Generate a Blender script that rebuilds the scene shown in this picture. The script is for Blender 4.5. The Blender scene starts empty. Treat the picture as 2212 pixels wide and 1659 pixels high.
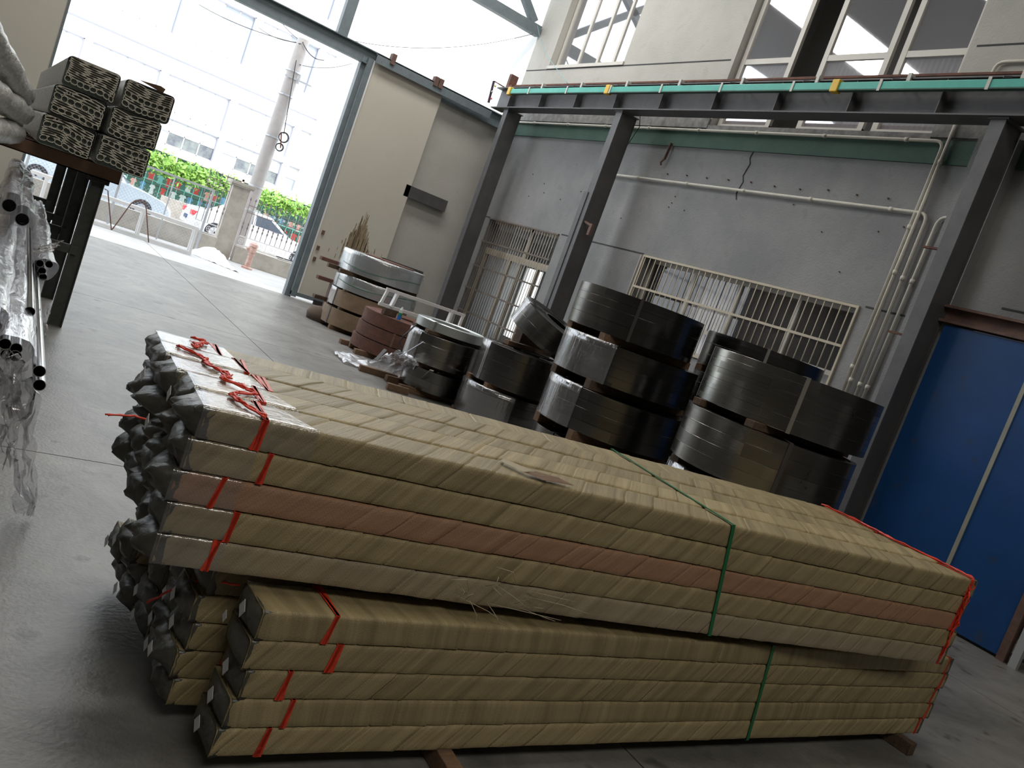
import bpy, math, random
from math import sin, cos, pi, radians as rad
from mathutils import Matrix, Vector, noise
random.seed(7)
S = bpy.context.scene
COL = S.collection
# ------------------------------------------------------------------ camera
F = 1850.0; YAW, PIT, ROL = rad(34.2), rad(5.97), rad(20.05)
CAM = Vector((0, 0, 1.8))
fw = Vector((sin(YAW)*cos(PIT), cos(YAW)*cos(PIT), -sin(PIT)))
rt = Vector((cos(YAW), -sin(YAW), 0)); dn = fw.cross(rt)
r2 = cos(ROL)*rt - sin(ROL)*dn; d2 = sin(ROL)*rt + cos(ROL)*dn
cd = bpy.data.cameras.new('camera'); cam = bpy.data.objects.new('camera', cd); COL.objects.link(cam)
m = Matrix((r2, -d2, -fw)).transposed().to_4x4(); m.translation = CAM
cam.matrix_world = m; cd.sensor_width = 36; cd.lens = F/2212*36; cd.clip_end = 300
S.camera = cam
def ray(x, y): return r2*((x-1106)/F) + d2*((y-829.5)/F) + fw
def P(x, y, ax, v):                      # photograph point -> world point on the plane axis=v
    d = ray(x, y); return CAM + d*((v-CAM[ax])/d[ax])
def G(x, y, z=0): return P(x, y, 2, z)
# ------------------------------------------------------------------ world, light, exposure
W = bpy.data.worlds.new('world'); S.world = W; W.use_nodes = True
bg = W.node_tree.nodes['Background']; bg.inputs[0].default_value = (0.86, 0.93, 1.0, 1); bg.inputs[1].default_value = 2.95
def area(name, loc, rot, sx, sy, power, col=(1, 1, 1)):
    l = bpy.data.lights.new(name, 'AREA'); l.shape = 'RECTANGLE'; l.size = sx; l.size_y = sy; l.energy = power; l.color = col
    o = bpy.data.objects.new(name, l); COL.objects.link(o); o.location = loc; o.rotation_euler = rot; return o
sun = bpy.data.lights.new('sun', 'SUN'); sun.energy = 2.5; sun.angle = rad(12); sun.color = (1, .97, .92)
so = bpy.data.objects.new('sun', sun); COL.objects.link(so); so.rotation_euler = (rad(38), rad(6), 0)
# daylight through the strips of roof glazing, plus one added fill lamp
area('skylight_front', (2.0, 3.0, 10.3), (0, 0, 0), 4, 1.6, 150, (1, .95, .86))
area('fill_behind_camera', (0.5, -5.0, 10.0), (rad(25), 0, 0), 8, 2.5, 330, (1, .94, .83))  # unseen fill lamp, added to brighten the front of the bundle stack
area('skylight_middle', (4.5, 10.5, 10.3), (0, 0, 0), 8, 1.6, 230, (1, .97, .93))
area('skylight_rear', (4.5, 15.5, 10.3), (0, 0, 0), 8, 1.6, 460, (1, .97, .93))
S.view_settings.view_transform = 'Standard'; S.view_settings.look = 'None'; S.view_settings.gamma = 1
S.view_settings.exposure = 0.3
S.view_settings.use_curve_mapping = False
# ------------------------------------------------------------------ helpers
WL = {}
def tag(o, label=None, cat=None, group=None, kind=None):
    if label: o['label'] = label
    if cat: o['category'] = cat
    if group: o['group'] = group
    if kind: o['kind'] = kind
    return o
def thing(name, label, cat, loc=(0, 0, 0), rz=0, group=None, kind=None, parent=None):
    o = bpy.data.objects.new(name, None); COL.objects.link(o); o.location = loc; o.rotation_euler = (0, 0, rz)
    o.empty_display_size = .1
    WL[o] = Vector(loc); return tag(o, label, cat, group, kind)
class MB:
    def __init__(s): s.v = []; s.f = []; s.uv = None; s.sm = False
    def add(s, vs, fs):
        n = len(s.v); s.v += [tuple(v) for v in vs]; s.f += [tuple(i+n for i in f) for f in fs]; return s
    def box(s, x0, x1, y0, y1, z0, z1, M=None):
        vs = [Vector((x, y, z)) for x in (x0, x1) for y in (y0, y1) for z in (z0, z1)]
        if M: vs = [M @ v for v in vs]
        return s.add(vs, [(0, 1, 3, 2), (4, 6, 7, 5), (0, 4, 5, 1), (2, 3, 7, 6), (0, 2, 6, 4), (1, 5, 7, 3)])
    def bar(s, a, b, w, h=None, up=(0, 0, 1)):
        a = Vector(a); b = Vector(b); h = h or w; d = (b-a).normalized(); up = Vector(up)
        if abs(d.dot(up)) > .98: up = Vector((0, 1, 0))
        sd = d.cross(up).normalized(); u = sd.cross(d); vs = []
        for p in (a, b):
            for i, j in ((-1, -1), (1, -1), (1, 1), (-1, 1)): vs.append(p+sd*(w/2*i)+u*(h/2*j))
        return s.add(vs, [(0, 3, 2, 1), (4, 5, 6, 7), (0, 1, 5, 4), (1, 2, 6, 5), (2, 3, 7, 6), (3, 0, 4, 7)])
    def tube(s, pts, r, n=8, cap=True, r1=None):
        pts = [Vector(p) for p in pts]; rings = []; N = len(pts); u = None; vs = []; fs = []
        for i, p in enumerate(pts):
            t = (pts[min(i+1, N-1)]-pts[max(i-1, 0)]).normalized()
            if u is None:
                u = t.orthogonal().normalized()
            u = (u - t*u.dot(t)).normalized(); w = t.cross(u)
            rr = r if r1 is None else r+(r1-r)*i/(N-1)
            for k in range(n): a = 2*pi*k/n; vs.append(p+u*(rr*cos(a))+w*(rr*sin(a)))
        for i in range(N-1):
            for k in range(n): fs.append((i*n+k, i*n+(k+1) % n, (i+1)*n+(k+1) % n, (i+1)*n+k))
        if cap: fs += [tuple(reversed(range(n))), tuple(range((N-1)*n, N*n))]
        return s.add(vs, fs)
    def lathe(s, prof, c=(0, 0, 0), n=48, close=False, M=None, a0=0, a1=2*pi):
        full = abs(a1-a0-2*pi) < 1e-6; c = Vector(c); m_ = n if full else n+1; K = len(prof); vs = []; fs = []
        for i in range(m_):
            a = a0+(a1-a0)*i/n
            for r, z in prof:
                v = Vector((r*cos(a), r*sin(a), z)); vs.append((M @ v if M else v)+c)
        for i in range(n):
            j = (i+1) % m_
            for k in range(K if close else K-1):
                l = (k+1) % K; fs.append((i*K+k, j*K+k, j*K+l, i*K+l))
        return s.add(vs, fs)
    def prism(s, poly, a, b, axis=1):     # poly of 2-d points extruded along axis a..b
        def mk(p, t): return {0: (t, p[0], p[1]), 1: (p[0], t, p[1]), 2: (p[0], p[1], t)}[axis]
        n = len(poly); vs = [mk(p, a) for p in poly]+[mk(p, b) for p in poly]
        fs = [tuple(range(n)), tuple(reversed(range(n, 2*n)))]+[(i, i+n, (i+1) % n+n, (i+1) % n) for i in range(n)]
        return s.add(vs, fs)
    def build(s, name, mat, parent=None, local=False, smooth=False, bevel=0, **tg):
        me = bpy.data.meshes.new(name)
        off = Vector((0, 0, 0))
        if parent is not None and not local: off = WL.get(parent, off)
        me.from_pydata([(v[0]-off.x, v[1]-off.y, v[2]-off.z) for v in s.v], [], s.f)
        if s.uv:
            l = me.uv_layers.new(name='UVMap')
            for lo in me.loops: l.data[lo.index].uv = s.uv[lo.vertex_index]
        me.materials.append(mat)
        import bmesh
        bm = bmesh.new(); bm.from_mesh(me); bmesh.ops.recalc_face_normals(bm, faces=bm.faces); bm.to_mesh(me); bm.free()
        if smooth: me.polygons.foreach_set('use_smooth', [True]*len(me.polygons))
        o = bpy.data.objects.new(name, me); COL.objects.link(o)
        if parent is not None: o.parent = parent; WL[o] = off
        if bevel:
            b = o.modifiers.new('b', 'BEVEL'); b.width = bevel; b.segments = 2; b.limit_method = 'ANGLE'
        if smooth == 2:
            e = o.modifiers.new('e', 'EDGE_SPLIT'); e.split_angle = rad(35)
        return tag(o, **tg)
def B(*a): return MB().box(*a)
def share(o, parent, loc=(0, 0, 0), rot=(0, 0, 0)):
    c = o.copy(); COL.objects.link(c); c.parent = parent; c.location = loc; c.rotation_euler = rot; return c
def struct(o): o['kind'] = 'structure'; return o
# ------------------------------------------------------------------ materials
def mat(name, col, rough=.6, metal=0, var=.0, vs=3.0, col2=None, bump=0, bs=20, emit=None, spec=.5, stretch=None, coat=0, dirt=None, wear=0):
    m = bpy.data.materials.new(name); m.use_nodes = True; nt = m.node_tree; N = nt.nodes; L = nt.links; p = N['Principled BSDF']
    p.inputs['Base Color'].default_value = (*col, 1); p.inputs['Roughness'].default_value = rough; p.inputs['Metallic'].default_value = metal
    p.inputs['Specular IOR Level'].default_value = spec; p.inputs['Coat Weight'].default_value = coat
    tc = N.new('ShaderNodeTexCoord'); src = tc.outputs['Object']
    if stretch:
        mp = N.new('ShaderNodeMapping'); mp.inputs['Scale'].default_value = stretch; L.new(src, mp.inputs[0]); src = mp.outputs[0]
    if var or col2:
        n = N.new('ShaderNodeTexNoise'); n.inputs['Scale'].default_value = vs; n.inputs['Detail'].default_value = 6; n.inputs['Roughness'].default_value = .65
        L.new(src, n.inputs['Vector'])
        r = N.new('ShaderNodeValToRGB'); e = r.color_ramp.elements
        e[0].position = .35; e[1].position = .65
        c2 = col2 or tuple(c*(1+var) for c in col); c1 = col if col2 else tuple(c*(1-var) for c in col)
        e[0].color = (*c1, 1); e[1].color = (*c2, 1); L.new(n.outputs['Fac'], r.inputs[0]); out = r.outputs[0]
        if wear:                           # scattered rust or dirt specks
            n3 = N.new('ShaderNodeTexNoise'); n3.inputs['Scale'].default_value = vs*4; n3.inputs['Detail'].default_value = 8; L.new(src, n3.inputs['Vector'])
            r3 = N.new('ShaderNodeValToRGB'); r3.color_ramp.elements[0].position = .62; r3.color_ramp.elements[1].position = .7; L.new(n3.outputs['Fac'], r3.inputs[0])
            mx = N.new('ShaderNodeMixRGB'); mx.inputs[2].default_value = (*dirt, 1); L.new(out, mx.inputs[1])
            mm = N.new('ShaderNodeMath'); mm.operation = 'MULTIPLY'; mm.inputs[1].default_value = wear; L.new(r3.outputs[0], mm.inputs[0]); L.new(mm.outputs[0], mx.inputs[0]); out = mx.outputs[0]
        L.new(out, p.inputs['Base Color'])
    if bump:
        n2 = N.new('ShaderNodeTexNoise'); n2.inputs['Scale'].default_value = bs; n2.inputs['Detail'].default_value = 5; L.new(src, n2.inputs['Vector'])
        b = N.new('ShaderNodeBump'); b.inputs['Strength'].default_value = bump; b.inputs['Distance'].default_value = .01
        L.new(n2.outputs['Fac'], b.inputs['Height']); L.new(b.outputs[0], p.inputs['Normal'])
    if emit: p.inputs['Emission Color'].default_value = (*emit[0], 1); p.inputs['Emission Strength'].default_value = emit[1]
    return m
def film_mat(name, opac=.25, rough=.12, tint=(.9, .9, .92), bs=30, stretch=(1, 1, 1), bump=.6, white=.1, ior=1.6):
    m = bpy.data.materials.new(name); m.use_nodes = True; nt = m.node_tree; N = nt.nodes; L = nt.links; N.remove(N['Principled BSDF']); out = N['Material Output']
    t = N.new('ShaderNodeBsdfTransparent'); t.inputs[0].default_value = (.93, .93, .94, 1)
    g = N.new('ShaderNodeBsdfGlossy'); g.inputs['Roughness'].default_value = rough; g.inputs[0].default_value = (*tint, 1)
    d = N.new('ShaderNodeBsdfDiffuse'); d.inputs[0].default_value = (.8, .8, .82, 1)
    tc = N.new('ShaderNodeTexCoord'); mp = N.new('ShaderNodeMapping'); mp.inputs['Scale'].default_value = stretch; L.new(tc.outputs['Object'], mp.inputs[0])
    n = N.new('ShaderNodeTexNoise'); n.inputs['Scale'].default_value = bs; n.inputs['Detail'].default_value = 4; n.inputs['Distortion'].default_value = 1.2; L.new(mp.outputs[0], n.inputs['Vector'])
    b = N.new('ShaderNodeBump'); b.inputs['Strength'].default_value = bump; b.inputs['Distance'].default_value = .01; L.new(n.outputs['Fac'], b.inputs['Height'])
    L.new(b.outputs[0], g.inputs['Normal']); L.new(b.outputs[0], d.inputs['Normal'])
    f = N.new('ShaderNodeFresnel'); f.inputs['IOR'].default_value = ior; L.new(b.outputs[0], f.inputs['Normal'])
    a = N.new('ShaderNodeMath'); a.operation = 'ADD'; a.inputs[1].default_value = opac; a.use_clamp = True
    ge = N.new('ShaderNodeNewGeometry'); mb_ = N.new('ShaderNodeMix'); mb_.inputs[3].default_value = .06   # inner side of a thin sheet: no total reflection
    L.new(ge.outputs['Backfacing'], mb_.inputs[0]); L.new(f.outputs[0], mb_.inputs[2]); L.new(mb_.outputs[0], a.inputs[0])
    m1 = N.new('ShaderNodeMixShader'); m1.inputs[0].default_value = white; L.new(t.outputs[0], m1.inputs[1]); L.new(d.outputs[0], m1.inputs[2])
    m2 = N.new('ShaderNodeMixShader'); L.new(a.outputs[0], m2.inputs[0]); L.new(m1.outputs[0], m2.inputs[1]); L.new(g.outputs[0], m2.inputs[2]); L.new(m2.outputs[0], out.inputs[0])
    return m
def cloth_mat(name, c1, c2):
    m = bpy.data.materials.new(name); m.use_nodes = True; nt = m.node_tree; N = nt.nodes; L = nt.links; p = N['Principled BSDF']
    p.inputs['Roughness'].default_value = .42; p.inputs['Specular IOR Level'].default_value = .35
    uv = N.new('ShaderNodeUVMap'); uv.uv_map = 'UVMap'
    def wave(sx, sy, sc, dist=0, prof='SIN'):
        mp = N.new('ShaderNodeMapping'); mp.inputs['Scale'].default_value = (sx, sy, 1); L.new(uv.outputs[0], mp.inputs[0])
        w = N.new('ShaderNodeTexWave'); w.wave_type = 'BANDS'; w.bands_direction = 'X'; w.wave_profile = prof; w.inputs['Scale'].default_value = sc; w.inputs['Distortion'].default_value = dist
        L.new(mp.outputs[0], w.inputs['Vector']); return w
    # broad bands across the bundle from the spiral wrap (u already carries the slant)
    oi = N.new('ShaderNodeObjectInfo'); mp = N.new('ShaderNodeMapping'); mp.inputs['Scale'].default_value = (16, .6, 1); L.new(uv.outputs[0], mp.inputs[0])
    cb = N.new('ShaderNodeCombineXYZ'); L.new(oi.outputs['Random'], cb.inputs[2]); sc = N.new('ShaderNodeVectorMath'); sc.operation = 'SCALE'; sc.inputs['Scale'].default_value = 50; L.new(cb.outputs[0], sc.inputs[0])
    ad = N.new('ShaderNodeVectorMath'); L.new(mp.outputs[0], ad.inputs[0]); L.new(sc.outputs[0], ad.inputs[1])
    n = N.new('ShaderNodeTexNoise'); n.inputs['Scale'].default_value = 1; n.inputs['Detail'].default_value = 5; n.inputs['Roughness'].default_value = .7; L.new(ad.outputs[0], n.inputs['Vector'])
    r = N.new('ShaderNodeValToRGB'); e = r.color_ramp.elements; e[0].position = .3; e[1].position = .7; e[0].color = (*c1, 1); e[1].color = (*c2, 1); L.new(n.outputs['Fac'], r.inputs[0])
    hs = N.new('ShaderNodeHueSaturation'); mr = N.new('ShaderNodeMapRange'); mr.inputs[3].default_value = .86; mr.inputs[4].default_value = 1.12; L.new(oi.outputs['Random'], mr.inputs[0]); L.new(mr.outputs[0], hs.inputs['Value']); L.new(r.outputs[0], hs.inputs['Color'])
    L.new(hs.outputs[0], p.inputs['Base Color'])
    # weave: warp and weft tapes about 3 mm wide
    mp2 = N.new('ShaderNodeMapping'); mp2.inputs['Scale'].default_value = (170, 170, 1); mp2.inputs['Rotation'].default_value = (0, 0, .5); L.new(uv.outputs[0], mp2.inputs[0])
    ck = N.new('ShaderNodeTexVoronoi'); ck.feature = 'F1'; ck.inputs['Randomness'].default_value = .35; ck.inputs['Scale'].default_value = 1; L.new(mp2.outputs[0], ck.inputs['Vector'])
    b1 = N.new('ShaderNodeBump'); b1.inputs['Strength'].default_value = .55; b1.inputs['Distance'].default_value = .003; L.new(ck.outputs['Distance'], b1.inputs['Height'])
    mp3 = N.new('ShaderNodeMapping'); mp3.inputs['Scale'].default_value = (60, 2.0, 1); L.new(uv.outputs[0], mp3.inputs[0])
    n3 = N.new('ShaderNodeTexNoise'); n3.inputs['Scale'].default_value = 1; n3.inputs['Detail'].default_value = 4; L.new(mp3.outputs[0], n3.inputs['Vector'])
    b2 = N.new('ShaderNodeBump'); b2.inputs['Strength'].default_value = .5; b2.inputs['Distance'].default_value = .006; L.new(n3.outputs['Fac'], b2.inputs['Height']); L.new(b1.outputs[0], b2.inputs['Normal'])
    L.new(b2.outputs[0], p.inputs['Normal'])
    return m
def coil_mat(name, base, rough, metal=1, k=.5):
    m = bpy.data.materials.new(name); m.use_nodes = True; nt = m.node_tree; N = nt.nodes; L = nt.links; p = N['Principled BSDF']
    p.inputs['Metallic'].default_value = metal; uv = N.new('ShaderNodeUVMap'); uv.uv_map = 'UVMap'
    br = N.new('ShaderNodeTexBrick'); br.inputs['Scale'].default_value = 1; br.inputs['Brick Width'].default_value = .55; br.inputs['Row Height'].default_value = .1
    br.inputs['Mortar Size'].default_value = .0004; br.offset = .37; br.inputs['Color1'].default_value = (.15, .15, .15, 1); br.inputs['Color2'].default_value = (.85, .85, .85, 1); br.inputs['Mortar'].default_value = (.15, .15, .15, 1)
    L.new(uv.outputs[0], br.inputs['Vector'])
    mx = N.new('ShaderNodeMixRGB'); mx.inputs[1].default_value = (*[c*(1-k) for c in base], 1); mx.inputs[2].default_value = (*base, 1); L.new(br.outputs['Color'], mx.inputs[0]); L.new(mx.outputs[0], p.inputs['Base Color'])
    mr = N.new('ShaderNodeMapRange'); mr.inputs[3].default_value = rough*1.35; mr.inputs[4].default_value = rough*.7; L.new(br.outputs['Color'], mr.inputs[0]); L.new(mr.outputs[0], p.inputs['Roughness'])
    mp = N.new('ShaderNodeMapping'); mp.inputs['Scale'].default_value = (1.2, 90, 1); L.new(uv.outputs[0], mp.inputs[0])
    n = N.new('ShaderNodeTexNoise'); n.inputs['Scale'].default_value = 1; n.inputs['Detail'].default_value = 3; L.new(mp.outputs[0], n.inputs['Vector'])
    b = N.new('ShaderNodeBump'); b.inputs['Strength'].default_value = .12; b.inputs['Distance'].default_value = .002; L.new(n.outputs['Fac'], b.inputs['Height']); L.new(b.outputs[0], p.inputs['Normal'])
    p.inputs['Anisotropic'].default_value = .5
    return m
M = {}
M['slab'] = mat('floor_concrete', (.12, .117, .11), .43, var=.0, vs=1.1, col2=(.26, .252, .24), bump=.3, bs=50, spec=.5, dirt=(.07, .068, .06), wear=.75)
_n = M['slab'].node_tree.nodes
for _q in _n:
    if _q.type == 'TEX_NOISE' and abs(_q.inputs['Scale'].default_value-1.1) < .01: _q.inputs['Detail'].default_value = 14; _q.inputs['Roughness'].default_value = .78; _q.inputs['Distortion'].default_value = .6
M['joint'] = mat('joint_dark', (.05, .05, .05), .9)
M['yard'] = mat('yard_concrete', (.5, .49, .48), .8, var=.1, vs=1)
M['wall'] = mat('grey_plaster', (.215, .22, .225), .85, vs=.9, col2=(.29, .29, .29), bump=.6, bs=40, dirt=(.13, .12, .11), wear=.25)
M['wall_up'] = mat('beige_grey_plaster', (.39, .385, .345), .85, vs=.8, col2=(.46, .445, .41), bump=.5, bs=35, dirt=(.3, .28, .25), wear=.3)  # lighter than the lower wall: own hue plus its brighter daylight painted in
M['band'] = mat('green_band', (.045, .1, .075), .7, vs=2, col2=(.06, .125, .095), bump=.3, bs=30)
M['sill'] = mat('dirty_ledge', (.3, .3, .29), .85, vs=6, col2=(.16, .16, .16), bump=.5)
M['groove'] = mat('groove', (.05, .05, .055), .9)
M['white_render'] = mat('white_render', (.8, .8, .78), .8, var=.04)
M['door'] = mat('cream_sheet', (.52, .49, .42), .5, vs=.6, col2=(.56, .53, .46), dirt=(.42, .38, .3), wear=.15)
M['doorframe'] = mat('blue_grey_steel', (.13, .165, .18), .5, vs=5, col2=(.17, .2, .215), dirt=(.08, .07, .06), wear=.4)
M['beam'] = mat('dark_grey_steel', (.085, .087, .095), .55, vs=3, col2=(.12, .12, .125), bump=.15, dirt=(.14, .08, .05), wear=.25)
M['beam2'] = mat('darker_grey_steel', (.06, .06, .062), .5, vs=3, col2=(.085, .083, .083), bump=.15, dirt=(.13, .075, .045), wear=.2)
M['rust'] = mat('rust', (.17, .075, .05), .85, vs=8, col2=(.1, .05, .04), bump=.5)
M['rustdark'] = mat('rust_dark', (.1, .06, .05), .8, vs=6, col2=(.16, .09, .07), bump=.4)
M['green'] = mat('green_rail', (.03, .34, .27), .4, vs=2, col2=(.05, .42, .34))
M['yellow'] = mat('yellow_plastic', (.72, .46, .04), .5)
M['clip'] = mat('pale_clip', (.55, .54, .5), .5)
M['pipe'] = mat('cream_pipe', (.62, .59, .51), .5, var=.08, vs=4)
M['blue'] = mat('blue_paint', (.01, .065, .22), .4, vs=1.2, col2=(.008, .05, .17), dirt=(.05, .06, .08), wear=.5)
M['trim'] = mat('grey_green_trim', (.3, .31, .26), .6, var=.1)
M['cream'] = mat('cream_frame', (.5, .44, .34), .6, var=.08)
M['palewin'] = mat('pale_window_frame', (.55, .53, .48), .5, var=.05)
M['bars'] = mat('grey_bars', (.36, .34, .31), .5, .3, var=.1)
M['barsdark'] = mat('rusty_bars', (.16, .13, .11), .6, var=.2, vs=10)
M['corr'] = mat('corrugated_translucent', (.75, .72, .72), .5)
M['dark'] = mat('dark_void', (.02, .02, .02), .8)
M['shell'] = mat('dim_shell', (.12, .12, .12), .9)
M['room'] = mat('room_plaster', (.4, .4, .38), .9)
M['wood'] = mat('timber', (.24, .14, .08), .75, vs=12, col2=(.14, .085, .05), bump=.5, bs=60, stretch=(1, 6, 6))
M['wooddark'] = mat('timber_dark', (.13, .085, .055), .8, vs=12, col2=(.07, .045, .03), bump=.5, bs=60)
M['olive'] = cloth_mat('olive_woven_cloth', (.225, .178, .09), (.45, .362, .2))
M['tan'] = cloth_mat('tan_woven_cloth', (.3, .245, .16), (.5, .42, .29))
M['red_cloth'] = cloth_mat('reddish_woven_cloth', (.3, .17, .1), (.43, .25, .155))
M['grey_cloth'] = cloth_mat('greyish_woven_cloth', (.28, .225, .15), (.44, .37, .25))
M['endwrap'] = mat('dark_end_plastic', (.045, .044, .036), .35, vs=10, col2=(.08, .078, .062), bump=.7, bs=22, spec=.6)
M['red'] = mat('red_twine', (.72, .05, .02), .4, var=.15, vs=30)
M['greenstrap'] = mat('green_strap', (.01, .15, .05), .35)
M['paper'] = mat('paper', (.62, .63, .64), .7)
M['sleeve'] = film_mat('clear_sleeve', .03, .14, bs=25, bump=.3, white=.03, ior=2.0)
M['film'] = film_mat('stretch_film', .16, .16, bs=18, stretch=(1, 1, .12), bump=.7, white=.08)
M['filmw'] = film_mat('crumpled_film', .35, .22, bs=30, bump=1, white=.35)
M['filmtube'] = film_mat('tube_film', .3, .2, bs=22, stretch=(1, .18, 1), bump=1, white=.25)
M['sheetfilm'] = film_mat('hanging_film', .05, .3, bs=4, bump=.3, white=.12)
M['coil'] = coil_mat('dark_strip_steel', (.2, .193, .185), .22)
M['coil2'] = coil_mat('mid_strip_steel', (.33, .32, .3), .22)
M['coilside'] = mat('coil_winding', (.15, .15, .16), .4, .9, bump=.3, bs=80)
M['silver'] = coil_mat('silver_strip', (.62, .66, .66), .32, .7, .15)
M['brown_paper'] = mat('brown_kraft', (.27, .19, .12), .6, vs=5, col2=(.2, .14, .09), bump=.6, bs=14)
M['strap'] = mat('steel_strap', (.12, .12, .13), .35, .8)
M['strapl'] = mat('pale_strap', (.4, .39, .36), .35, .8)
M['tube'] = mat('polished_tube', (.62, .62, .64), .12, 1)
M['tubein'] = mat('tube_inside', (.03, .03, .03), .6, .5)
M['profile'] = mat('aluminium_profile', (.8, .76, .66), .5)
M['profdark'] = mat('profile_void', (.15, .18, .17), .7)
M['wrap'] = mat('grey_plastic_wrap', (.36, .36, .33), .28, vs=12, col2=(.6, .6, .57), bump=.9, bs=16, spec=.6, stretch=(2, 1, 2))
M['rack'] = mat('rack_steel', (.035, .042, .04), .55, vs=7, col2=(.07, .075, .07), dirt=(.12, .07, .05), wear=.4)
M['rackrust'] = mat('rack_rust', (.12, .07, .045), .7, vs=3, col2=(.2, .11, .06), bump=.4)
M['white'] = mat('white_paint', (.75, .75, .76), .45, var=.04)
M['galv'] = mat('galvanised', (.5, .52, .55), .45, .4)
M['iron'] = mat('wrought_iron', (.22, .18, .18), .6, var=.2)
M['ironw'] = mat('white_iron', (.72, .7, .7), .6)
M['conc'] = mat('weathered_concrete', (.5, .47, .42), .9, vs=3, col2=(.36, .33, .29), bump=.5)
M['pole'] = mat('concrete_pole', (.42, .39, .38), .85, var=.08)
M['carw'] = mat('car_white', (.82, .84, .88), .25, coat=.5)
M['carsil'] = mat('car_silver', (.62, .72, .82), .25, .3, coat=.5)
M['carblue'] = mat('car_teal', (.05, .2, .22), .3, coat=.5)
M['glassdark'] = mat('dark_glass', (.06, .08, .11), .08, spec=.8)
M['tyre'] = mat('tyre', (.04, .04, .05), .8)
M['hub'] = mat('alloy', (.6, .6, .65), .3, .7)
M['tail'] = mat('tail_lamp', (.75, .06, .08), .3)
M['hydrant'] = mat('hydrant_paint', (.5, .25, .2), .6, vs=10, col2=(.65, .5, .45))
M['leaf'] = mat('leaf', (.16, .34, .05), .5, vs=3, col2=(.3, .5, .1))
M['facade'] = mat('facade', (.86, .86, .85), .8, var=.02)
M['facade2'] = mat('facade_cream', (.82, .8, .74), .8)
M['linefac'] = mat('facade_line', (.3, .3, .38), .7)
M['paneblue'] = mat('facade_pane', (.42, .45, .5), .3)
M['panedark'] = mat('facade_pane_dark', (.12, .13, .16), .3, vs=2, col2=(.3, .32, .3))
M['cable'] = mat('cable', (.03, .03, .035), .6)
M['cord'] = mat('blue_cord', (.25, .45, .5), .6)
M['awning'] = mat('awning', (.06, .16, .12), .8)
M['awntop'] = mat('awning_top', (.6, .55, .45), .8)
M['orange'] = mat('orange_tape', (.8, .32, .03), .5)
M['cloths'] = [mat('washing_%s' % n, c, .8) for n, c in (('red', (.6, .08, .07)), ('white', (.7, .7, .7)), ('blue', (.15, .3, .5)), ('pink', (.7, .35, .3)), ('teal', (.2, .5, .45)))]
M['pane'] = film_mat('window_pane', .0, .03, bs=1, bump=.0, white=.02, ior=1.3)
M['panemirror'] = film_mat('window_pane_reflective', .26, .03, bs=1.2, bump=.01, white=.1)
M['signal'] = mat('signal_panel', (.08, .05, .09), .6)
M['bottlewhite'] = mat('can_white', (.75, .78, .8), .4); M['bottleblue'] = mat('can_blue', (.02, .2, .65), .4); M['bottlegreen'] = mat('can_green', (.03, .3, .12), .4)
M['pad'] = mat('brown_pad', (.1, .07, .05), .9, var=.2, bump=.6)
M['ink'] = mat('marker_ink', (.02, .02, .02), .7)
exec_parts = []
# ================================================================== SETTING
GY, WX, CX_ = 18.22, 9.74, 8.95
fl = B(-8, 14, -8, GY, -.12, -.02).build('floor', M['joint'], kind='structure')
ys = [-8, -2.5, 5.28, 11.2, GY]; 
for i in range(4):
    xs = [-8, -6.6, -2.0, 3.0, 7.6, WX] if i < 2 else [-8, -5.8, -1.2, 3.42, 8.0, WX]
    for j in range(len(xs)-1):
        B(xs[j]+.005, xs[j+1]-.005, ys[i]+.005, ys[i+1]-.005, -.02, 0).build('slab', M['slab'], fl)
yd = B(-30, 40, GY, 60, -.12, -.01).build('yard_ground', M['yard'], kind='structure')
for (a, b) in ((-3, 3.42), (3.43, 9.0)):
    B(a+.006, b-.006, GY+.02, 22.9, -.01, 0).build('slab', M['yard'], yd)
# right wall: grid of boxes with openings (y0,y1,z0,z1)
TOP = 10.4
ops = [(7.285, 11.82, 1.75, 3.155), (14.56, 17.5, .05, 3.155), (7.23, 11.42, 5.5, 9.6), (14.53, 17.3, 6.71, 8.5), (-3.0, 5.75, 0, 3.12)]
def wall_grid(mb, y0, y1, z0, z1, x0, x1, ops):
    ysn = sorted({y0, y1} | {v for o in ops for v in o[:2] if y0 < v < y1}); zsn = sorted({z0, z1} | {v for o in ops for v in o[2:] if z0 < v < z1})
    for a, b in zip(ysn, ysn[1:]):
        run = None
        for c, d in zip(zsn, zsn[1:]):
            h = any(o[0] <= (a+b)/2 <= o[1] and o[2] <= (c+d)/2 <= o[3] for o in ops)
            if h:
                if run: mb.box(x0, x1, a, b, *run); run = None
            else: run = (run[0], d) if run else (c, d)
        if run: mb.box(x0, x1, a, b, *run)
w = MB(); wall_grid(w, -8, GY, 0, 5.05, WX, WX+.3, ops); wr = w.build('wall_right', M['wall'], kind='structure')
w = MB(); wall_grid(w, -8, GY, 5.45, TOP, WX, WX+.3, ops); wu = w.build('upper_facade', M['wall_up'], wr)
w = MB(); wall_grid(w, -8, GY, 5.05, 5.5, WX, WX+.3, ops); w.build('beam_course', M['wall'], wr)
B(WX-.03, WX+.002, -8, GY, 5.11, 5.42).build('green_band', M['band'], wr)
w = MB(); w.box(WX-.05, WX, 11.42, GY, 5.45, 5.62); w.box(WX-.05, WX, -8, 7.23, 5.45, 5.62); w.box(WX-.04, WX+.3, 7.23, 11.42, 5.42, 5.5); w.build('ledge', M['sill'], wr)
g = MB()
for a, b, z in ((11.84, 14.5, 3.16), (6.55, 7.2, 3.16), (17.5, GY, 3.16), (11.5, GY, 6.65), (-8, 7.13, 6.66), (-8, 5.5, 3.5)): g.box(WX-.004, WX+.01, a, b, z-.012, z+.012)
g.build('groove', M['groove'], wr)
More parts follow.
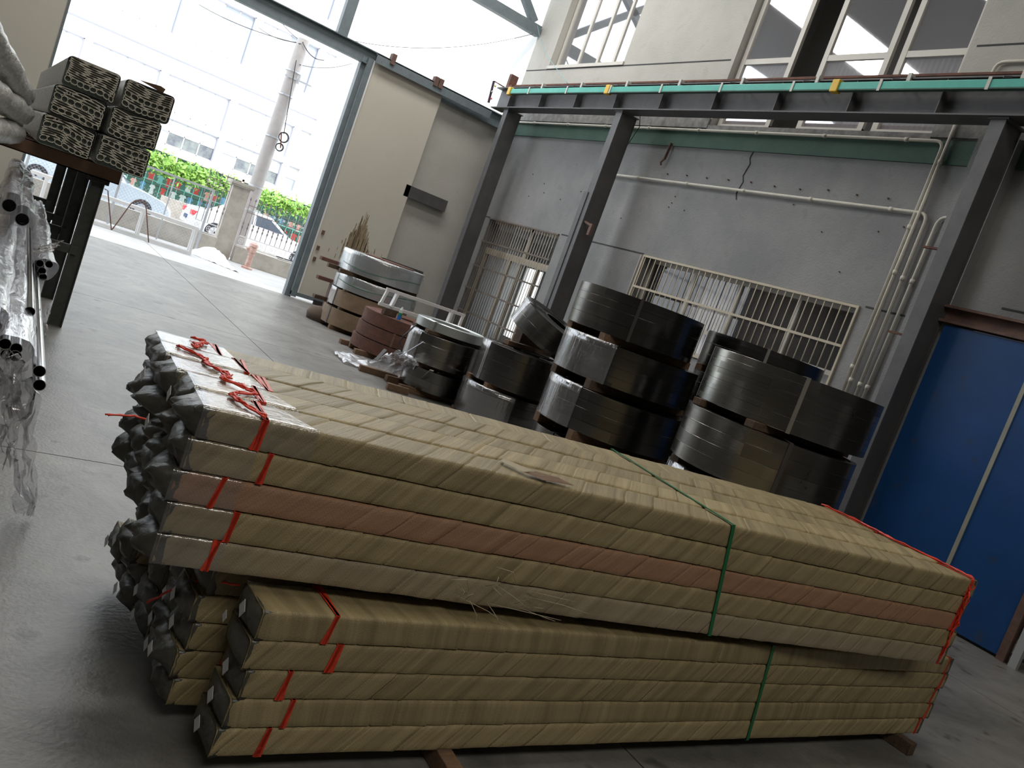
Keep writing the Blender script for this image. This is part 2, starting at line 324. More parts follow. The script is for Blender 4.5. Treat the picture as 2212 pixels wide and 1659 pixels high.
g = MB(); z = 5.1
pts = []
for i in range(9): pts.append((WX-.004, 10.2+.03*math.sin(i*2.1), 5.11-i*.098))
g.tube(pts, .009, 4); g.build('wall_crack', M['groove'], wr)
# concrete piers beside columns, outside corner pilaster
B(WX-.16, WX, 6.0, 6.5, 0, 5.42).build('pier', M['wall'], wr)
B(WX, WX+.5, GY+.01, 19.35, 0, 13).build('trim_1', M['white_render'], kind='structure')
# small studs and stains left in the plaster
s = MB(); rr = random.Random(3)
for i in range(11):
    y = 12.0-.5*i; zz = 4.62+rr.uniform(-.02, .02); s.tube([(WX-.03, y, zz), (WX+.02, y, zz)], .012, 6)
for i in range(16):
    y = rr.uniform(6.8, 17); zz = rr.uniform(3.4, 4.4); s.tube([(WX-.02, y, zz), (WX+.02, y, zz)], .009, 6)
s.build('wall_stud', M['rustdark'], wr, kind='stuff')
# ---- barred window (window_1)
def pane_set(root, y0, y1, z0, z1, x, muls, rails, fr, pane, fw=.06, fd=.06):
    f = MB(); f.box(x, x+fd, y0, y1, z0, z0+fw); f.box(x, x+fd, y0, y1, z1-fw, z1)
    for y in muls: f.box(x+.003, x+fd-.003, y-fw/2, y+fw/2, z0+.01, z1-.01)
    for zr in rails: f.box(x+.006, x+fd-.006, y0+.01, y1-.01, zr-fw/2, zr+fw/2)
    f.box(x+.001, x+fd-.001, y0, y0+fw, z0, z1); f.box(x+.001, x+fd-.001, y1-fw, y1, z0, z1)
    o = f.build('window_frame', fr, root)
    yy = [y0]+sorted(muls)+[y1]; zz = [z0]+sorted(rails)+[z1]
    for a, b in zip(yy, yy[1:]):
        for c, d in zip(zz, zz[1:]): B(x+fd/2-.002, x+fd/2+.002, a+.02, b-.02, c+.02, d-.02).build('pane', pane, o)
    return o
w1 = thing('window_1', 'long low barred window in the grey wall behind the steel coils', 'window', (WX, 9.5, 1.75), kind='structure')
pane_set(w1, 7.29, 11.81, 1.77, 3.14, WX+.2, [8.42, 9.6, 10.65], [2.2], M['palewin'], M['pane'], .07)
c = MB(); c.box(WX+.31, WX+.33, 7.3, 11.8, 1.76, 2.2); c.build('lower_panel', M['corr'], w1)
vert = MB()
for i in range(52):
    y = 10.05+.6*i/52
    vert.box(WX+.30, WX+.305+.01*(i % 2), y, y+.01, 2.2, 3.1)
for i in range(9):
    B(WX+.34+.015*(i % 2), WX+.345+.015*(i % 2), 9.65+i*.11, 9.65+i*.11+.1, 2.22, 3.1).build('blind_slat', M['palewin'], w1)
grille = MB()
for z in (3.13, 2.578, 1.79): grille.box(WX-.03, WX-.005, 7.29, 11.82, z-.018, z+.018)
for y in (7.29, 11.8): grille.box(WX-.032, WX-.004, y-.015, y+.015, 1.77, 3.15)
gl = grille.build('grille_frame', M['cream'], w1)
for i in range(33): MB().tube([(WX-.018, 7.29+.14*(i+1)-.02, 1.78), (WX-.018, 7.29+.14*(i+1)-.02, 3.14)], .0085, 6).build('bar', M['cream'], gl, smooth=True)
# ---- barred entrance (door_1)
d1 = thing('door_1', 'tall barred glazed doorway in the grey wall left of the second steel column', 'doorway', (WX, 16, 0), kind='structure')
f = MB(); x = WX+.16
f.box(x, x+.08, 14.56, 17.5, 2.36, 2.5); f.box(x, x+.08, 15.79, 15.86, 2.5, 3.15); f.box(x, x+.08, 14.56, 17.5, 3.08, 3.15)
for y in (14.6, 15.16, 15.86, 16.33, 17.46): f.box(x+.002, x+.078, y-.035, y+.035, .08, 2.36)
fo = f.build('door_frame', M['cream'], d1)
for a, b, c_, d_ in ((15.86, 17.45, 2.5, 3.08), (14.6, 15.79, 2.5, 3.08), (16.36, 17.42, .3, 2.36), (14.64, 15.12, .3, 2.36), (15.9, 16.3, .3, 2.36)):
    B(x+.035, x+.04, a+.01, b-.01, c_, d_).build('pane', M['pane'], fo)
f = MB()
for z in (2.6, 2.02, 1.49, .96): f.box(WX-.035, WX-.01, 14.57, 17.49, z-.018, z+.018)
f.box(WX-.035, WX-.01, 14.57, 17.49, 3.12, 3.15)
gr = f.build('grille_frame', M['barsdark'], d1)
for i in range(28): MB().tube([(WX-.022, 14.64+.1035*i, .2), (WX-.022, 14.64+.1035*i, 3.14)], .0085, 6).build('bar', M['bars'] if i < 16 else M['barsdark'], gr, smooth=True)
# rooms behind the wall openings
rm = MB()
rm.box(WX+.3, 14, 12.9, 13.0, 0, 3.4); rm.box(WX+.3, 14, 21.9, 22, 0, 3.4); rm.box(WX+.3, 14, 12.9, 22, 3.3, 3.4); rm.box(WX+.3, 14, 12.9, 22, -.02, 0)
wall_grid(rm, 13, 22, 0, 3.3, 13.9, 14, [(20.9, 21.8, 0.4, 2.55)])
rm.box(WX+.3, WX+.35, GY, 22, 0, 3.3)
rm.build('trim_2', M['room'], kind='structure')
rm = MB(); rm.box(12.5, 12.6, -8, 12.8, 0, 9.9); rm.box(WX+.3, 12.5, -8, 12.8, 3.35, 3.5); rm.box(WX+.3, 12.5, -8, 12.8, 9.8, 9.9); rm.box(WX+.3, 12.5, 12.7, 12.8, 0, 9.9); rm.box(WX+.3, 12.5, -8, -7.9, 0, 9.9); rm.box(WX+.3, 12.5, 5.9, 6, -.02, 3.4); rm.box(WX+.3, 12.5, -8, 12.8, -.02, -.005)
rm.box(WX+.3, 12.5, 12.8, 18.2, 6.0, 6.1); rm.box(12.5, 12.6, 12.8, 18.2, 6, 9.9); rm.box(WX+.3, 12.5, 18.1, 18.2, 6, 9.9); rm.box(WX+.3, 12.5, 12.8, 18.2, 9.8, 9.9)
rm.build('trim_3', M['room'], kind='structure')
# ---- upper windows
w2 = thing('window_2', 'pale upper casement window of four lights at the far end of the wall', 'window', (WX, 15.9, 6.7), kind='structure')
pane_set(w2, 14.55, 17.28, 6.73, 8.48, WX+.16, [15.155, 15.731, 16.444], [], M['palewin'], M['panemirror'], .075)
B(WX-.03, WX+.18, 14.5, 17.32, 6.66, 6.73).build('window_sill', M['palewin'], w2)
w3 = thing('window_3', 'row of tall upper window frames with white ribbed panels above the crane beam', 'window', (WX, 9.3, 5.5), kind='structure')
for y0, y1 in ((10.22, 11.38), (8.46, 9.66), (7.25, 8.31)):
    pane_set(w3, y0, y1, 5.5, 9.55, WX+.12, [], [6.66], M['palewin'], M['panemirror'], .09)
    ribs = []
    n = int((y1-y0-.12)/.04)
    poly = []
    for i in range(n+1): poly.append((WX+.17+.012*(i % 2), y0+.06+i*.04))
    for i in range(n, -1, -1): poly.append((WX+.18+.012*(i % 2), y0+.06+i*.04))
    mb = MB(); k = len(poly); vs = [(a, b, 5.56) for a, b in poly]+[(a, b, 6.6) for a, b in poly]
    mb.add(vs, [(i, i+1, i+1+k, i+k) for i in range(k-1)]+[(k-1, 0, k, 2*k-1)]+[(i, i+1, k-2-i, k-1-i) for i in range(n)]); mb.build('ribbed_panel', M['corr'], w3)
B(WX+.15, WX+.2, 9.68, 10.2, 6.35, 6.39).build('cross_bar', M['wood'], w3)
# ---- blue sliding door (door_2)
BX = 9.27
d2_ = thing('door_2', 'blue sheet-metal sliding door under a rusty header right of the nearest column', 'door', (BX, 4.8, 0), kind='structure')
for a, b in ((3.885, 4.665), (4.69, 5.78)): B(BX, BX+.05, a, b, .03, 3.11).build('door_panel', M['blue'], d2_, bevel=.004)
B(BX-.012, BX+.02, 4.655, 4.7, .03, 3.1).build('cover_strip', M['trim'], d2_)
h = MB(); h.box(BX-.04, BX+.12, 2.9, 6.0, 3.13, 3.16); h.box(BX+.04, BX+.06, 2.9, 6.0, 3.16, 3.3); h.box(BX-.04, BX+.12, 2.9, 6.0, 3.3, 3.33); h.build('header_rail', M['rustdark'], d2_)
B(BX-.03, BX+.06, 3.8, 3.88, 0, 3.12).build('door_edge', M['rustdark'], d2_)
B(BX-.06, BX+.0, 3.66, 3.74, 0, 3.12).build('door_post', M['galv'], d2_)
B(BX+.1, BX+.12, 5.5, 6.05, 0, 3.2).build('side_plate', M['wall'], d2_)
B(WX+.5, WX+.55, -3, 3.8, 0, 3.2).build('interior_shade_sheet', M['dark'], kind='structure')  # near-black sheet: the unlit interior beyond the opening painted as dark colour
ff = MB()
for y, z in ((3.55, .35), (3.5, .75), (3.62, 1.1)): ff.bar((9.5, y, z), (9.6, y-.25, z+.3), .03)
tag(ff.build('yellow_brace', M['yellow']), 'yellow metal brace in the dark opening right of the blue door', 'brace')
# ---- gate wall: leaf, frame, rails
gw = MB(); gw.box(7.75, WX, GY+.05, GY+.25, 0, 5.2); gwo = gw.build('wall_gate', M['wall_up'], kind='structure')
for z in (3.05, 1.33): B(7.8, 8.9, GY-.1, GY+.05, z-.13, z+.13).build('bracket', M['beam2'], gwo)
d3 = thing('door_3', 'large cream sliding gate leaf with a brown dirt splash behind the far coils', 'gate', (7, GY, 0), kind='structure')
B(6.2, 7.92, GY-.1, GY-.05, .12, 5.3).build('door_panel', M['door'], d3, bevel=.006)
f = MB(); f.box(6.08, 6.2, GY-.12, GY-.03, .03, 5.3); f.box(6.08, 7.93, GY-.115, GY-.035, .06, .14); f.build('edge_profile', M['doorframe'], d3)
f = MB(); f.box(5.98, 6.12, GY-.02, GY+.16, 0, 5.3); f.build('gate_post', M['doorframe'], d3)
B(6.2, 6.23, GY-.125, GY-.1, .14, 5.28).build('edge_seal', M['white'], d3)
f = MB(); 
for z in (1.5, 1.15, .9): f.box(6.3, 6.36, GY-.13, GY-.1, z, z+.09)
f.build('lock_plate', M['rustdark'], d3)
B(6.6, 7.2, GY-.2, GY-.12, 0, .1).build('stop_block', M['dark'], d3)
# splash stain: thin irregular dried mud streaks standing proud of the sheet
st = MB(); rr = random.Random(5)
for i in range(170):
    u = rr.gauss(0, .2); hgt = max(.1, .95-abs(u)*2.3)*rr.uniform(.5, 1.0); x = 7.14+u*.9; wd = rr.uniform(.003, .011); dq = .0005*(i % 9); z0 = 1.35+rr.uniform(-.25, .15)
    st.box(x-wd, x+wd, GY-.102-dq, GY-.0995, z0, z0+hgt)
st.build('mud_streaks', mat('mud', (.3, .235, .15), .9, vs=8, col2=(.22, .165, .1)), d3, kind='stuff')
d4 = thing('door_4', 'cream gate leaf standing at the left side of the gateway', 'gate', (0, GY, 0), kind='structure')
B(-2.2, .66, GY-.1, GY-.05, .1, 5.3).build('door_panel', M['door'], d4)
B(.66, .7, GY-.11, GY-.04, .1, 5.3).build('edge_profile', M['doorframe'], d4)
B(.58, .64, GY-.16, GY-.1, .75, .95).build('hasp', M['rustdark'], d4)
gb = thing('gate_frame', 'grey steel gate frame with lintel, post and diagonals over the gateway', 'frame', (5, GY, 5.17), kind='structure')
f = MB(); f.box(-6, WX, GY-.09, GY+.09, 5.46, 5.48); f.box(-6, WX, GY-.09, GY+.09, 5.17, 5.19); f.box(-6, WX, GY-.008, GY+.008, 5.19, 5.46); f.build('lintel', M['doorframe'], gb)
B(5.3, 5.52, GY-.09, GY+.09, 5.48, 12).build('post', M['doorframe'], gb)
f = MB(); f.box(-6, 9.7, GY-.1, GY+.08, 7.44, 7.67); f.build('upper_beam', M['doorframe'], gb)
for a, b in (((5.5, 7.7), (9.7, 10.2)), ((5.3, 7.7), (1.0, 10.2)), ((9.5, 7.7), (6.6, 10.2)), ((-5, 7.7), (.8, 10.2))): MB().bar((a[0], GY, a[1]), (b[0], GY, b[1]), .16).build('diagonal', M['doorframe'], gb)
f = MB(); f.box(6.2, WX-.6, GY-.22, GY-.2, 5.25, 5.44); f.box(6.2, WX-.6, GY-.22, GY-.12, 5.42, 5.44); f.build('hanging_rail', M['doorframe'], gb)
for x in (6.55, 7.62, 7.74): B(x-.05, x+.05, GY-.25, GY-.1, 5.36, 5.58 if x < 7 else 5.56).build('hanger', M['rustdark'], gb)
# ---- far shell: left wall, back wall, roof with skylight strips
B(-8.2, -8, -8, GY, 0, TOP).build('wall_left', M['shell'], kind='structure')
B(-8, WX, -8.2, -8, 0, TOP).build('wall_back', M['shell'], kind='structure')
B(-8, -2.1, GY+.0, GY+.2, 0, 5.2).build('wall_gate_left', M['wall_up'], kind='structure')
rf = MB()
for a, b in ((-8.2, 20)), : rf.box(-8.2, WX+.3, a, b, TOP, TOP+.1)
rf.build('ceiling', M['shell'], kind='structure')
# ================================================================== STEEL COLUMNS AND RUNWAY
def column(y, lab):
    t = thing('steel_column', lab, 'column', (CX_, y, 0), 0)
    MB().box(CX_, CX_+.018, y-.09, y+.09, 0, 5.4).build('front_flange', M['beam'], t)
    MB().box(CX_+.34, CX_+.358, y-.09, y+.09, 0, 5.4).build('rear_flange', M['beam2'], t)
    MB().box(CX_+.018, CX_+.34, y-.08, y-.065, 0, 5.4).build('web', M['beam2'], t)  # web and rear flange darker: shade away from the gate painted in
    B(CX_-.05, CX_+.4, y-.13, y+.13, 0, .02).build('base_plate', M['beam2'], t)
    B(CX_-.02, CX_+.38, y-.12, y+.12, 5.4, 5.42).build('cap_plate', M['beam'], t)
    return t
column(17.02, 'dark steel column nearest the cream gate leaf')
t = column(12.93, 'dark steel column between the barred doorway and the long barred window')
B(CX_-.02, CX_+.04, 12.96, 13.08, .4, 3.9).build('side_plate', M['beam'], t)
k = MB(); k.bar((CX_+.05, 12.84, 3.38), (CX_+.05, 12.6, 3.33), .035); k.box(CX_+.02, CX_+.08, 12.55, 12.62, 3.15, 3.36); k.build('hook_bracket', M['rustdark'], t)
t = column(5.93, 'dark steel column beside the blue door, the one nearest the camera')
for z in (3.9, 2.85): B(CX_+.1, CX_+.14, 6.02, 6.28, z-.012, z+.012).build('side_tab', M['rust'], t)
rb = thing('crane_runway_beam', 'dark riveted-looking steel runway beam with stiffener plates resting on the columns', 'beam', (CX_, 9, 5.42))
rb['label'] = 'long dark steel crane runway beam with stiffener plates resting on the columns'
Y0, Y1 = -6, 17.66
B(CX_-.06, CX_+.24, Y0, Y1, 5.42, 5.44).build('bottom_flange', M['beam2'], rb)
B(CX_+.08, CX_+.1, Y0, Y1, 5.44, 5.86).build('web', M['beam'], rb)
B(CX_-.06, CX_+.24, Y0, Y1, 5.86, 5.88).build('top_flange', M['beam2'], rb)
for i in range(18):
    y = 16.95-i*1.28
    B(CX_-.05, CX_+.08, y-.006, y+.006, 5.44, 5.86).build('stiffener', M['beam'], rb)
rl = MB(); rl.box(CX_+.04, CX_+.14, Y0, 17.13, 5.88, 5.895); rl.box(CX_+.08, CX_+.1, Y0, 17.13, 5.895, 5.95); rl.box(CX_+.065, CX_+.115, Y0, 17.13, 5.95, 5.98)
tag(rl.build('crane_rail', M['rust']), 'rusty brown crane rail lying on top of the long runway beam', 'rail')
e = thing('rail_end_stop', 'short rust-red end stop post at the gate end of the crane rail', 'end stop', (CX_+.09, 17.35, 5.88))
B(CX_, CX_+.18, 17.3, 17.4, 5.88, 6.2).build('stop_post', M['rust'], e); B(CX_, CX_+.18, 17.15, 17.3, 5.88, 5.95).build('foot', M['rust'], e)
gr = thing('conductor_rail', 'turquoise enclosed conductor rail clipped along the front of the runway beam', 'conductor rail', (CX_-.12, 9, 5.75))
B(CX_-.16, CX_-.1, -5, 16.8, 5.69, 5.795).build('housing', M['green'], gr, bevel=.01)
B(CX_-.165, CX_-.095, -5, 16.8, 5.68, 5.695).build('slot_lip', M['band'], gr)
for i in range(12):
    y = 16.05-i*1.42
    c = MB(); c.box(CX_-.17, CX_-.162, y-.02, y+.02, 5.67, 5.82); c.build('clip', M['clip'], gr)
    c = MB(); c.bar((CX_-.13, y-.12, 5.83), (CX_+.02, y-.2, 5.885), .02); c.build('bracket', M['beam2'], gr)
    B(CX_-.08, CX_-.0, y-.33, y-.28, 5.83, 5.93).build('clamp', M['clip'], gr)
for y in (16.87, 13.3, 8.22): B(CX_-.18, CX_-.08, y-.06, y+.06, 5.66, 5.83).build('yellow_joint_cap', M['yellow'], gr, bevel=.012, label='yellow plastic cap')
sg = thing('signal_lamp_panel', 'small dark hanging panel with yellow, clear and red indicator lamps', 'signal lamp', (CX_-.3, 17.6, 5.7))
def pk(x, y): return P(x, y, 1, 17.62)
a, b = pk(1067, 175), pk(1055, 222)
MB().bar(a, b, .055, .02).build('panel', M['signal'], sg); MB().bar(a, pk(1092, 190), .02).build('arm', M['rust'], sg)
for (x, y), c in zip(((1068.5, 186), (1062, 198), (1060, 213)), ((.8, .55, .05), (.7, .7, .7), (.8, .1, .1))):
    q = pk(x, y); MB().lathe([(0, .0), (.022, 0), (.022, .02), (.012, .032), (0, .036)], (q.x, q.y-.015, q.z), 12, M=Matrix.Rotation(rad(90), 3, 'X')).build('lamp', mat('lamp_lens', c, .3), sg, smooth=True)
# ---- pipes on the wall
def pipe(pts, lab, r=.022):
    q = [Vector(p) for p in pts]; out = [q[0]]
    for i in range(1, len(q)-1):
        a = (q[i-1]-q[i]).normalized(); b = (q[i+1]-q[i]).normalized()
        for k in range(5):
            t = k/4; out.append((q[i]+a*.12)*(1-t)**2+q[i]*(2*t*(1-t))+(q[i]+b*.12)*t*t)
    out.append(q[-1])
    root = thing('conduit_pipe', lab, 'pipe', q[0]); MB().tube(out, r, 10).build('pipe_run', M['pipe'], root, smooth=True)
    for a, b in zip(q, q[1:]):
        L = (b-a).length; n = int(L/1.3)
        for i in range(n):
            p = a.lerp(b, (i+.6)/n); d = (b-a).normalized(); MB().tube([p-d*.03, p+d*.03], r*1.35, 10).build('collar', M['pipe'], root, smooth=True)
    return root
px = WX-.04
pipe([(px-.02, 17.74, 5.4), (px-.02, 7.0, 5.395), (px-.02, 7.0, 1.6)], 'cream pipe running along the green band and turning down at its right end')
pipe([(px-.04, 6.93, 6.0), (px-.04, 6.93, 1.6)], 'cream vertical pipe rising past the green band behind the runway beam')
pipe([(px-.02, 13.5, 4.47), (px-.02, 6.82, 4.46), (px-.02, 6.79, 1.6)], 'cream pipe across the middle of the grey wall with a sharp right-angle drop')
pipe([(px, 6.515, 4.45), (px, 6.67, 4.44), (px, 6.7, 1.6)], 'short-bent cream pipe dropping beside the pier, rightmost of the vertical pipes')
pipe([(px, 4.0, 6.42), (px, 6.75, 6.42), (px, 6.75, 6.0)], 'cream pipe bending down above the crane beam at the upper right')
k = MB(); k.bar((WX-.05, 12.15, 5.15), (WX-.05, 12.18, 4.85), .05, .015); k.tube([(WX-.06, 12.18, 4.85), (WX-.09, 12.2, 4.78), (WX-.06, 12.2, 4.74)], .02, 6)
tag(k.build('hanging_bracket', M['rustdark']), 'rusty flat bracket hanging on the grey wall below the green band', 'bracket')
def wire(pts, r, name, m, lab, cat, sag=0, n=14):
    pts = [Vector(p) for p in pts]; out = []
    for a, b in zip(pts, pts[1:]):
        for i in range(n): t = i/n; out.append(a.lerp(b, t)-Vector((0, 0, sag*4*t*(1-t))))
    out.append(pts[-1]); return tag(MB().tube(out, r, 5).build(name, m, smooth=True), lab, cat)
wire([P(742, 84, 1, GY), P(1152, 73, 1, GY-.2)], .006, 'sagging_cable', M['cable'], 'thin dark cable sagging between the gate post and the upper beam end', 'cable', .26)
wire([P(1161, 55, 1, GY-.3), P(1166, 80, 1, GY-.32), P(1181, 120, 0, WX-.15), P(1226, 180, 0, WX-.25)], .007, 'blue_cord', M['cord'], 'pale blue cord hanging from the upper beam end past the casement window', 'cord', 0)
wire([(CX_+.2, 12.55, 5.425), P(1383, 250, 0, 9.15), P(1381, 275, 0, WX-.3), P(1352, 318, 0, WX-.3)], .008, 'loose_cable', M['cable'], 'black loose cable dangling under the runway beam beside the middle column', 'cable', 0)
# ================================================================== WRAPPED BUNDLES
BL, BH, BW = 4.3, .1, .207
def bundle_mesh(L, s, seed, det):
    rr = random.Random(seed); nz = noise.noise
    c = .011
    front = [(0, c+(BH-2*c)*i/(5 if det > 1 else 1)) for i in range((5 if det > 1 else 1)+1)]
    top = [(c+(BW-2*c)*i/(7 if det > 1 else 1), BH) for i in range((7 if det > 1 else 1)+1)]
    sec = [(.004, .002)]+front+[(c*.3, BH-c*.3)]+top+[(BW-c*.3, BH-c*.3)]+[(BW, BH-c), (BW, c), (BW-.004, .002)]
    v = [0]
    for a, b in zip(sec, sec[1:]): v.append(v[-1]+math.hypot(a[0]-b[0], a[1]-b[1]))
    sl = [s*t for t in v]; lo = -max(sl)-.05 if s > 0 else -.05; hi = L+.05 if s > 0 else L-min(sl)+.05
    fr = (0, .02, .05, .12, .3, .5, .7, .86, .97) if det > 1 else (0, .1, .5, .95)
    st = []; x = lo+rr.uniform(-.1, 0)
    while x < hi:
        p = rr.uniform(.09, .27); h = rr.choice((.0003, .001, .0022, .0034))
        for f in fr: st.append((x+f*p, h*f-(.003 if f == 0 else 0)*(h > .0005), rr.random()))
        x += p
    nrm = []
    for i, (y, z) in enumerate(sec):
        n = Vector((y-min(max(y, .03), BW-.03), z-min(max(z, .03), BH-.03), 0)); nrm.append(n.normalized() if n.length > 0 else Vector((0, 0, 0)))
    V = []; UV = []; K = len(sec); fs = []
    for i, (xs, d, _) in enumerate(st):
        for k, (y, z) in enumerate(sec):
            xx = xs+sl[k]+(.006*nz(Vector((xs*3, v[k]*9, seed))) if det > 1 else 0); cl = min(max(xx, 0), L)
            q = d+(.0022*nz(Vector((xs*9, v[k]*14, seed+5.5)))+.0012*nz(Vector((xs*40, v[k]*10, seed))) if det > 1 else 0)
            sag = .004*nz(Vector((xx*.7, seed, 0)))
            V.append((cl, y+nrm[k].x*q+sag, z+nrm[k].y*q)); UV.append((xs, v[k]))
    for i in range(len(st)-1):
        for k in range(K-1): fs.append((i*K+k, (i+1)*K+k, (i+1)*K+k+1, i*K+k+1))
    mb = MB(); mb.add(V, fs); mb.uv = UV
    n0 = len(mb.v); mb.add([(0, .004, .002), (L, .004, .002), (L, BW-.004, .002), (0, BW-.004, .002), (L, .004, BH-.004), (L, BW-.004, BH-.004)], [(0, 3, 2, 1), (1, 2, 5, 4)]); mb.uv += [(0, 0)]*6
    return mb
def end_cap(seed, amp, L=0, side=-1):
    rr = random.Random(seed*3+1); ny, nz_ = 10, 7; V = []; fs = []
    for j in range(nz_):
        for i in range(ny):
            a, b = i/(ny-1), j/(nz_-1); pr = (1-abs(2*a-1)**3)*(1-abs(2*b-1)**3); edge = i in (0, ny-1) or j in (0, nz_-1)
            d = amp*pr*(.5+1.1*abs(noise.noise(Vector((a*3, b*2.4, seed*1.7)))))+.012*noise.noise(Vector((a*4, b*3, seed)))*(amp*20)
            k = 1.0 if edge else (.98+.03*noise.noise(Vector((a*5, b*5, seed+3))))
            if edge: d = -.004+.02*amp*12*noise.noise(Vector((a*3, b*3, seed+9)))
            V.append((side*d, BW/2+(a-.5)*(BW+.004)*k, BH/2+(b-.5)*(BH+.003)*k))
    for j in range(nz_-1):
        for i in range(ny-1): q = j*ny+i; fs.append((q, q+1, q+ny+1, q+ny))
    # skirt folded back over the bundle body
    ring = [i for i in range(ny)]+[j*ny+ny-1 for j in range(1, nz_)]+[(nz_-1)*ny+i for i in range(ny-2, -1, -1)]+[j*ny for j in range(nz_-2, 0, -1)]
    n0 = len(V)
    for r in ring: x, y, z = V[r]; V.append((-side*.03, BW/2+(y-BW/2)*.97, BH/2+(z-BH/2)*.94))
    n = len(ring)
    for i in range(n): fs.append((ring[i], ring[(i+1) % n], n0+(i+1) % n, n0+i))
    V = [(x+L, y, z) for x, y, z in V]
    return MB().add(V, fs)
def tie(x, seed, strands=3, spread=.014, w=.012):
    rr = random.Random(seed); mb = MB(); o = .0035
    for k in range(strands):
        xb = x+rr.uniform(-spread, spread)*.9; xt = x+rr.uniform(-spread, spread)*.6+.012
        a = [(xb, -o, 0), (xt, -o, BH+o), (xt+rr.uniform(-.02, .02), BW+o, BH+o), (xb, BW+o, 0)]
        ups = [(0, 1, 0), (0, 0, 1), (0, 1, 0)]
        for (p, q), u in zip(zip(a, a[1:]), ups): mb.bar(p, q, w*rr.uniform(.7, 1.2), .0022, u)
    return mb
BT = {}
LAYER = ['bottom', 'fourth', 'third', 'second', 'top']
def make_bundle(loc, rz, L, s, seed, det, m, lab, group, tie_x=None, tie_r=True, amp=.05, paper=None, sleeve=None):
    t = thing('wrapped_bundle', lab, 'wrapped bundle', loc, rz, group)
    bundle_mesh(L, s, seed, det).build('cloth_wrapping', m, t, local=True, smooth=True)
    end_cap(seed, amp).build('end_wrapping', M['endwrap'], t, local=True, smooth=True, label='dark crumpled plastic end wrapping')
    end_cap(seed+40, .012, L, 1).build('end_wrapping', M['grey_cloth'] if 0 else M['endwrap'], t, local=True)
    if tie_x is not None:
        tie(tie_x, seed, 3 if seed % 3 else 4).build('red_tie', M['red'], t, local=True)
        if tie_r: tie(L-.06, seed+9, 3, .012).build('red_tie', M['red'], t, local=True)
    if paper:
        py, pz, ang, sz = paper; mt = Matrix.Translation((-(amp*1.0+.006), py, pz)) @ Matrix.Rotation((ang-.75)*.5, 4, 'X') @ Matrix.Rotation(.12, 4, 'Z')
        q = MB().prism([(0, -sz*1.25), (sz*.85, 0), (0, sz*1.25), (-sz*.85, 0)], -.0008, .0008, 0); q.v = [tuple(mt @ Vector(v)) for v in q.v]; q.build('paper_tag', M['paper'], t, local=True)
    if sleeve:
        x1, x2, top = sleeve; o = .0035; mb = MB(); N = 14; V = []; fs = []
        secs = [(-o, .004), (-o, BH*.5), (-o, BH-.004), (.004, BH+o)]+[(BW*k/6, BH+o) for k in range(1, 6)]+[(BW-.004, BH+o), (BW+o, BH-.01)]
        for i in range(N+1):
            for k, (y, z) in enumerate(secs):
                xe = x1+(x2-x1)*(min(max(y, 0), BW)/BW); x = -.01+(xe+.01)*i/N
                q = .0012*noise.noise(Vector((x*30, y*40+z*40, seed)))
                V.append((x, y-(q if y <= 0 else 0), z+(q if z > BH else 0)))
        K = len(secs)
        for i in range(N):
            for k in range(K-1): fs.append((i*K+k, (i+1)*K+k, (i+1)*K+k+1, i*K+k+1))
        mb.add(V, fs).build('clear_film_sleeve', M['sleeve'], t, local=True, smooth=True, label='clear shiny plastic sleeve')
    return t
def frame_loc(o, rz, x, y, z): return (o[0]+x*cos(rz)-y*sin(rz), o[1]+x*sin(rz)+y*cos(rz), o[2]+z)
UO, UR = (.705, 2.537, .645), rad(-2.69)
COLN = ['front row', 'second row back', 'middle row', 'fourth row back', 'rear row']
rr = random.Random(11)
for i in range(5):
    for j in range(5):
        seed = i*5+j+1; vis = j == 0 or i == 4
        m = M['red_cloth'] if (i == 2 and j == 0) else (M['grey_cloth'] if (i == 0 and j == 0) else M['olive'])
        nm = {0: 'greyish-olive', 2: 'reddish-brown'}.get(i, 'olive') if j == 0 else 'olive'
        dx = rr.uniform(-.03, .03) if j else (0, .0, -.012, 0, .014)[i]
        if j == 4: dx += .01
        lab = '%s cloth-wrapped bundle in the %s layer, %s of the upper stack' % (nm, LAYER[i], COLN[j])
        bump = .004*(j in (1, 3))*(i == 4)
        make_bundle(frame_loc(UO, UR, dx, .2125*j, .1035*i+bump), UR, BL+rr.uniform(-.02, .02), (.75, .7, .95, .7, .8)[i] if j < 4 else .3, seed, 2 if vis else 1, m, lab, 'cloth-wrapped bundles of the upper stack',
                    tie_x=((.16, .19, .13, .235, .17)[i] if j == 0 else (.2, .3, .27, .2)[j-1]) if vis else None, amp=rr.uniform(.045, .095), sleeve=(.36-.02*j, .26-.0*j, 1) if i == 4 else ((.2, .2, 0) if j == 0 else None),
                    paper=(.12, .03, .5, .022) if seed in (17, 22, 23) else None)
LO, LR = (1.02, 2.392, .08), rad(1.71)
for i in range(5):
    make_bundle(frame_loc(LO, LR, (0, .012, .03, .01, .02)[i], 0, .1035*i), LR, 4.46+(0, .03, .0, .05, .03)[i], (.9, -.12, .85, .8, -.15)[i], 60+i, 2, M['olive'],
                'olive cloth-wrapped bundle, %s layer of the narrow lower stack nearest the camera' % LAYER[i], 'bundles of the front lower stack', tie_x=(.16, .2, .14, .3, .24)[i], amp=.022, paper=(.1, .055, .75, .026) if i != 3 else (.19, .08, .6, .018))
KO, KR = (.93, 2.672, .08), rad(1.1)
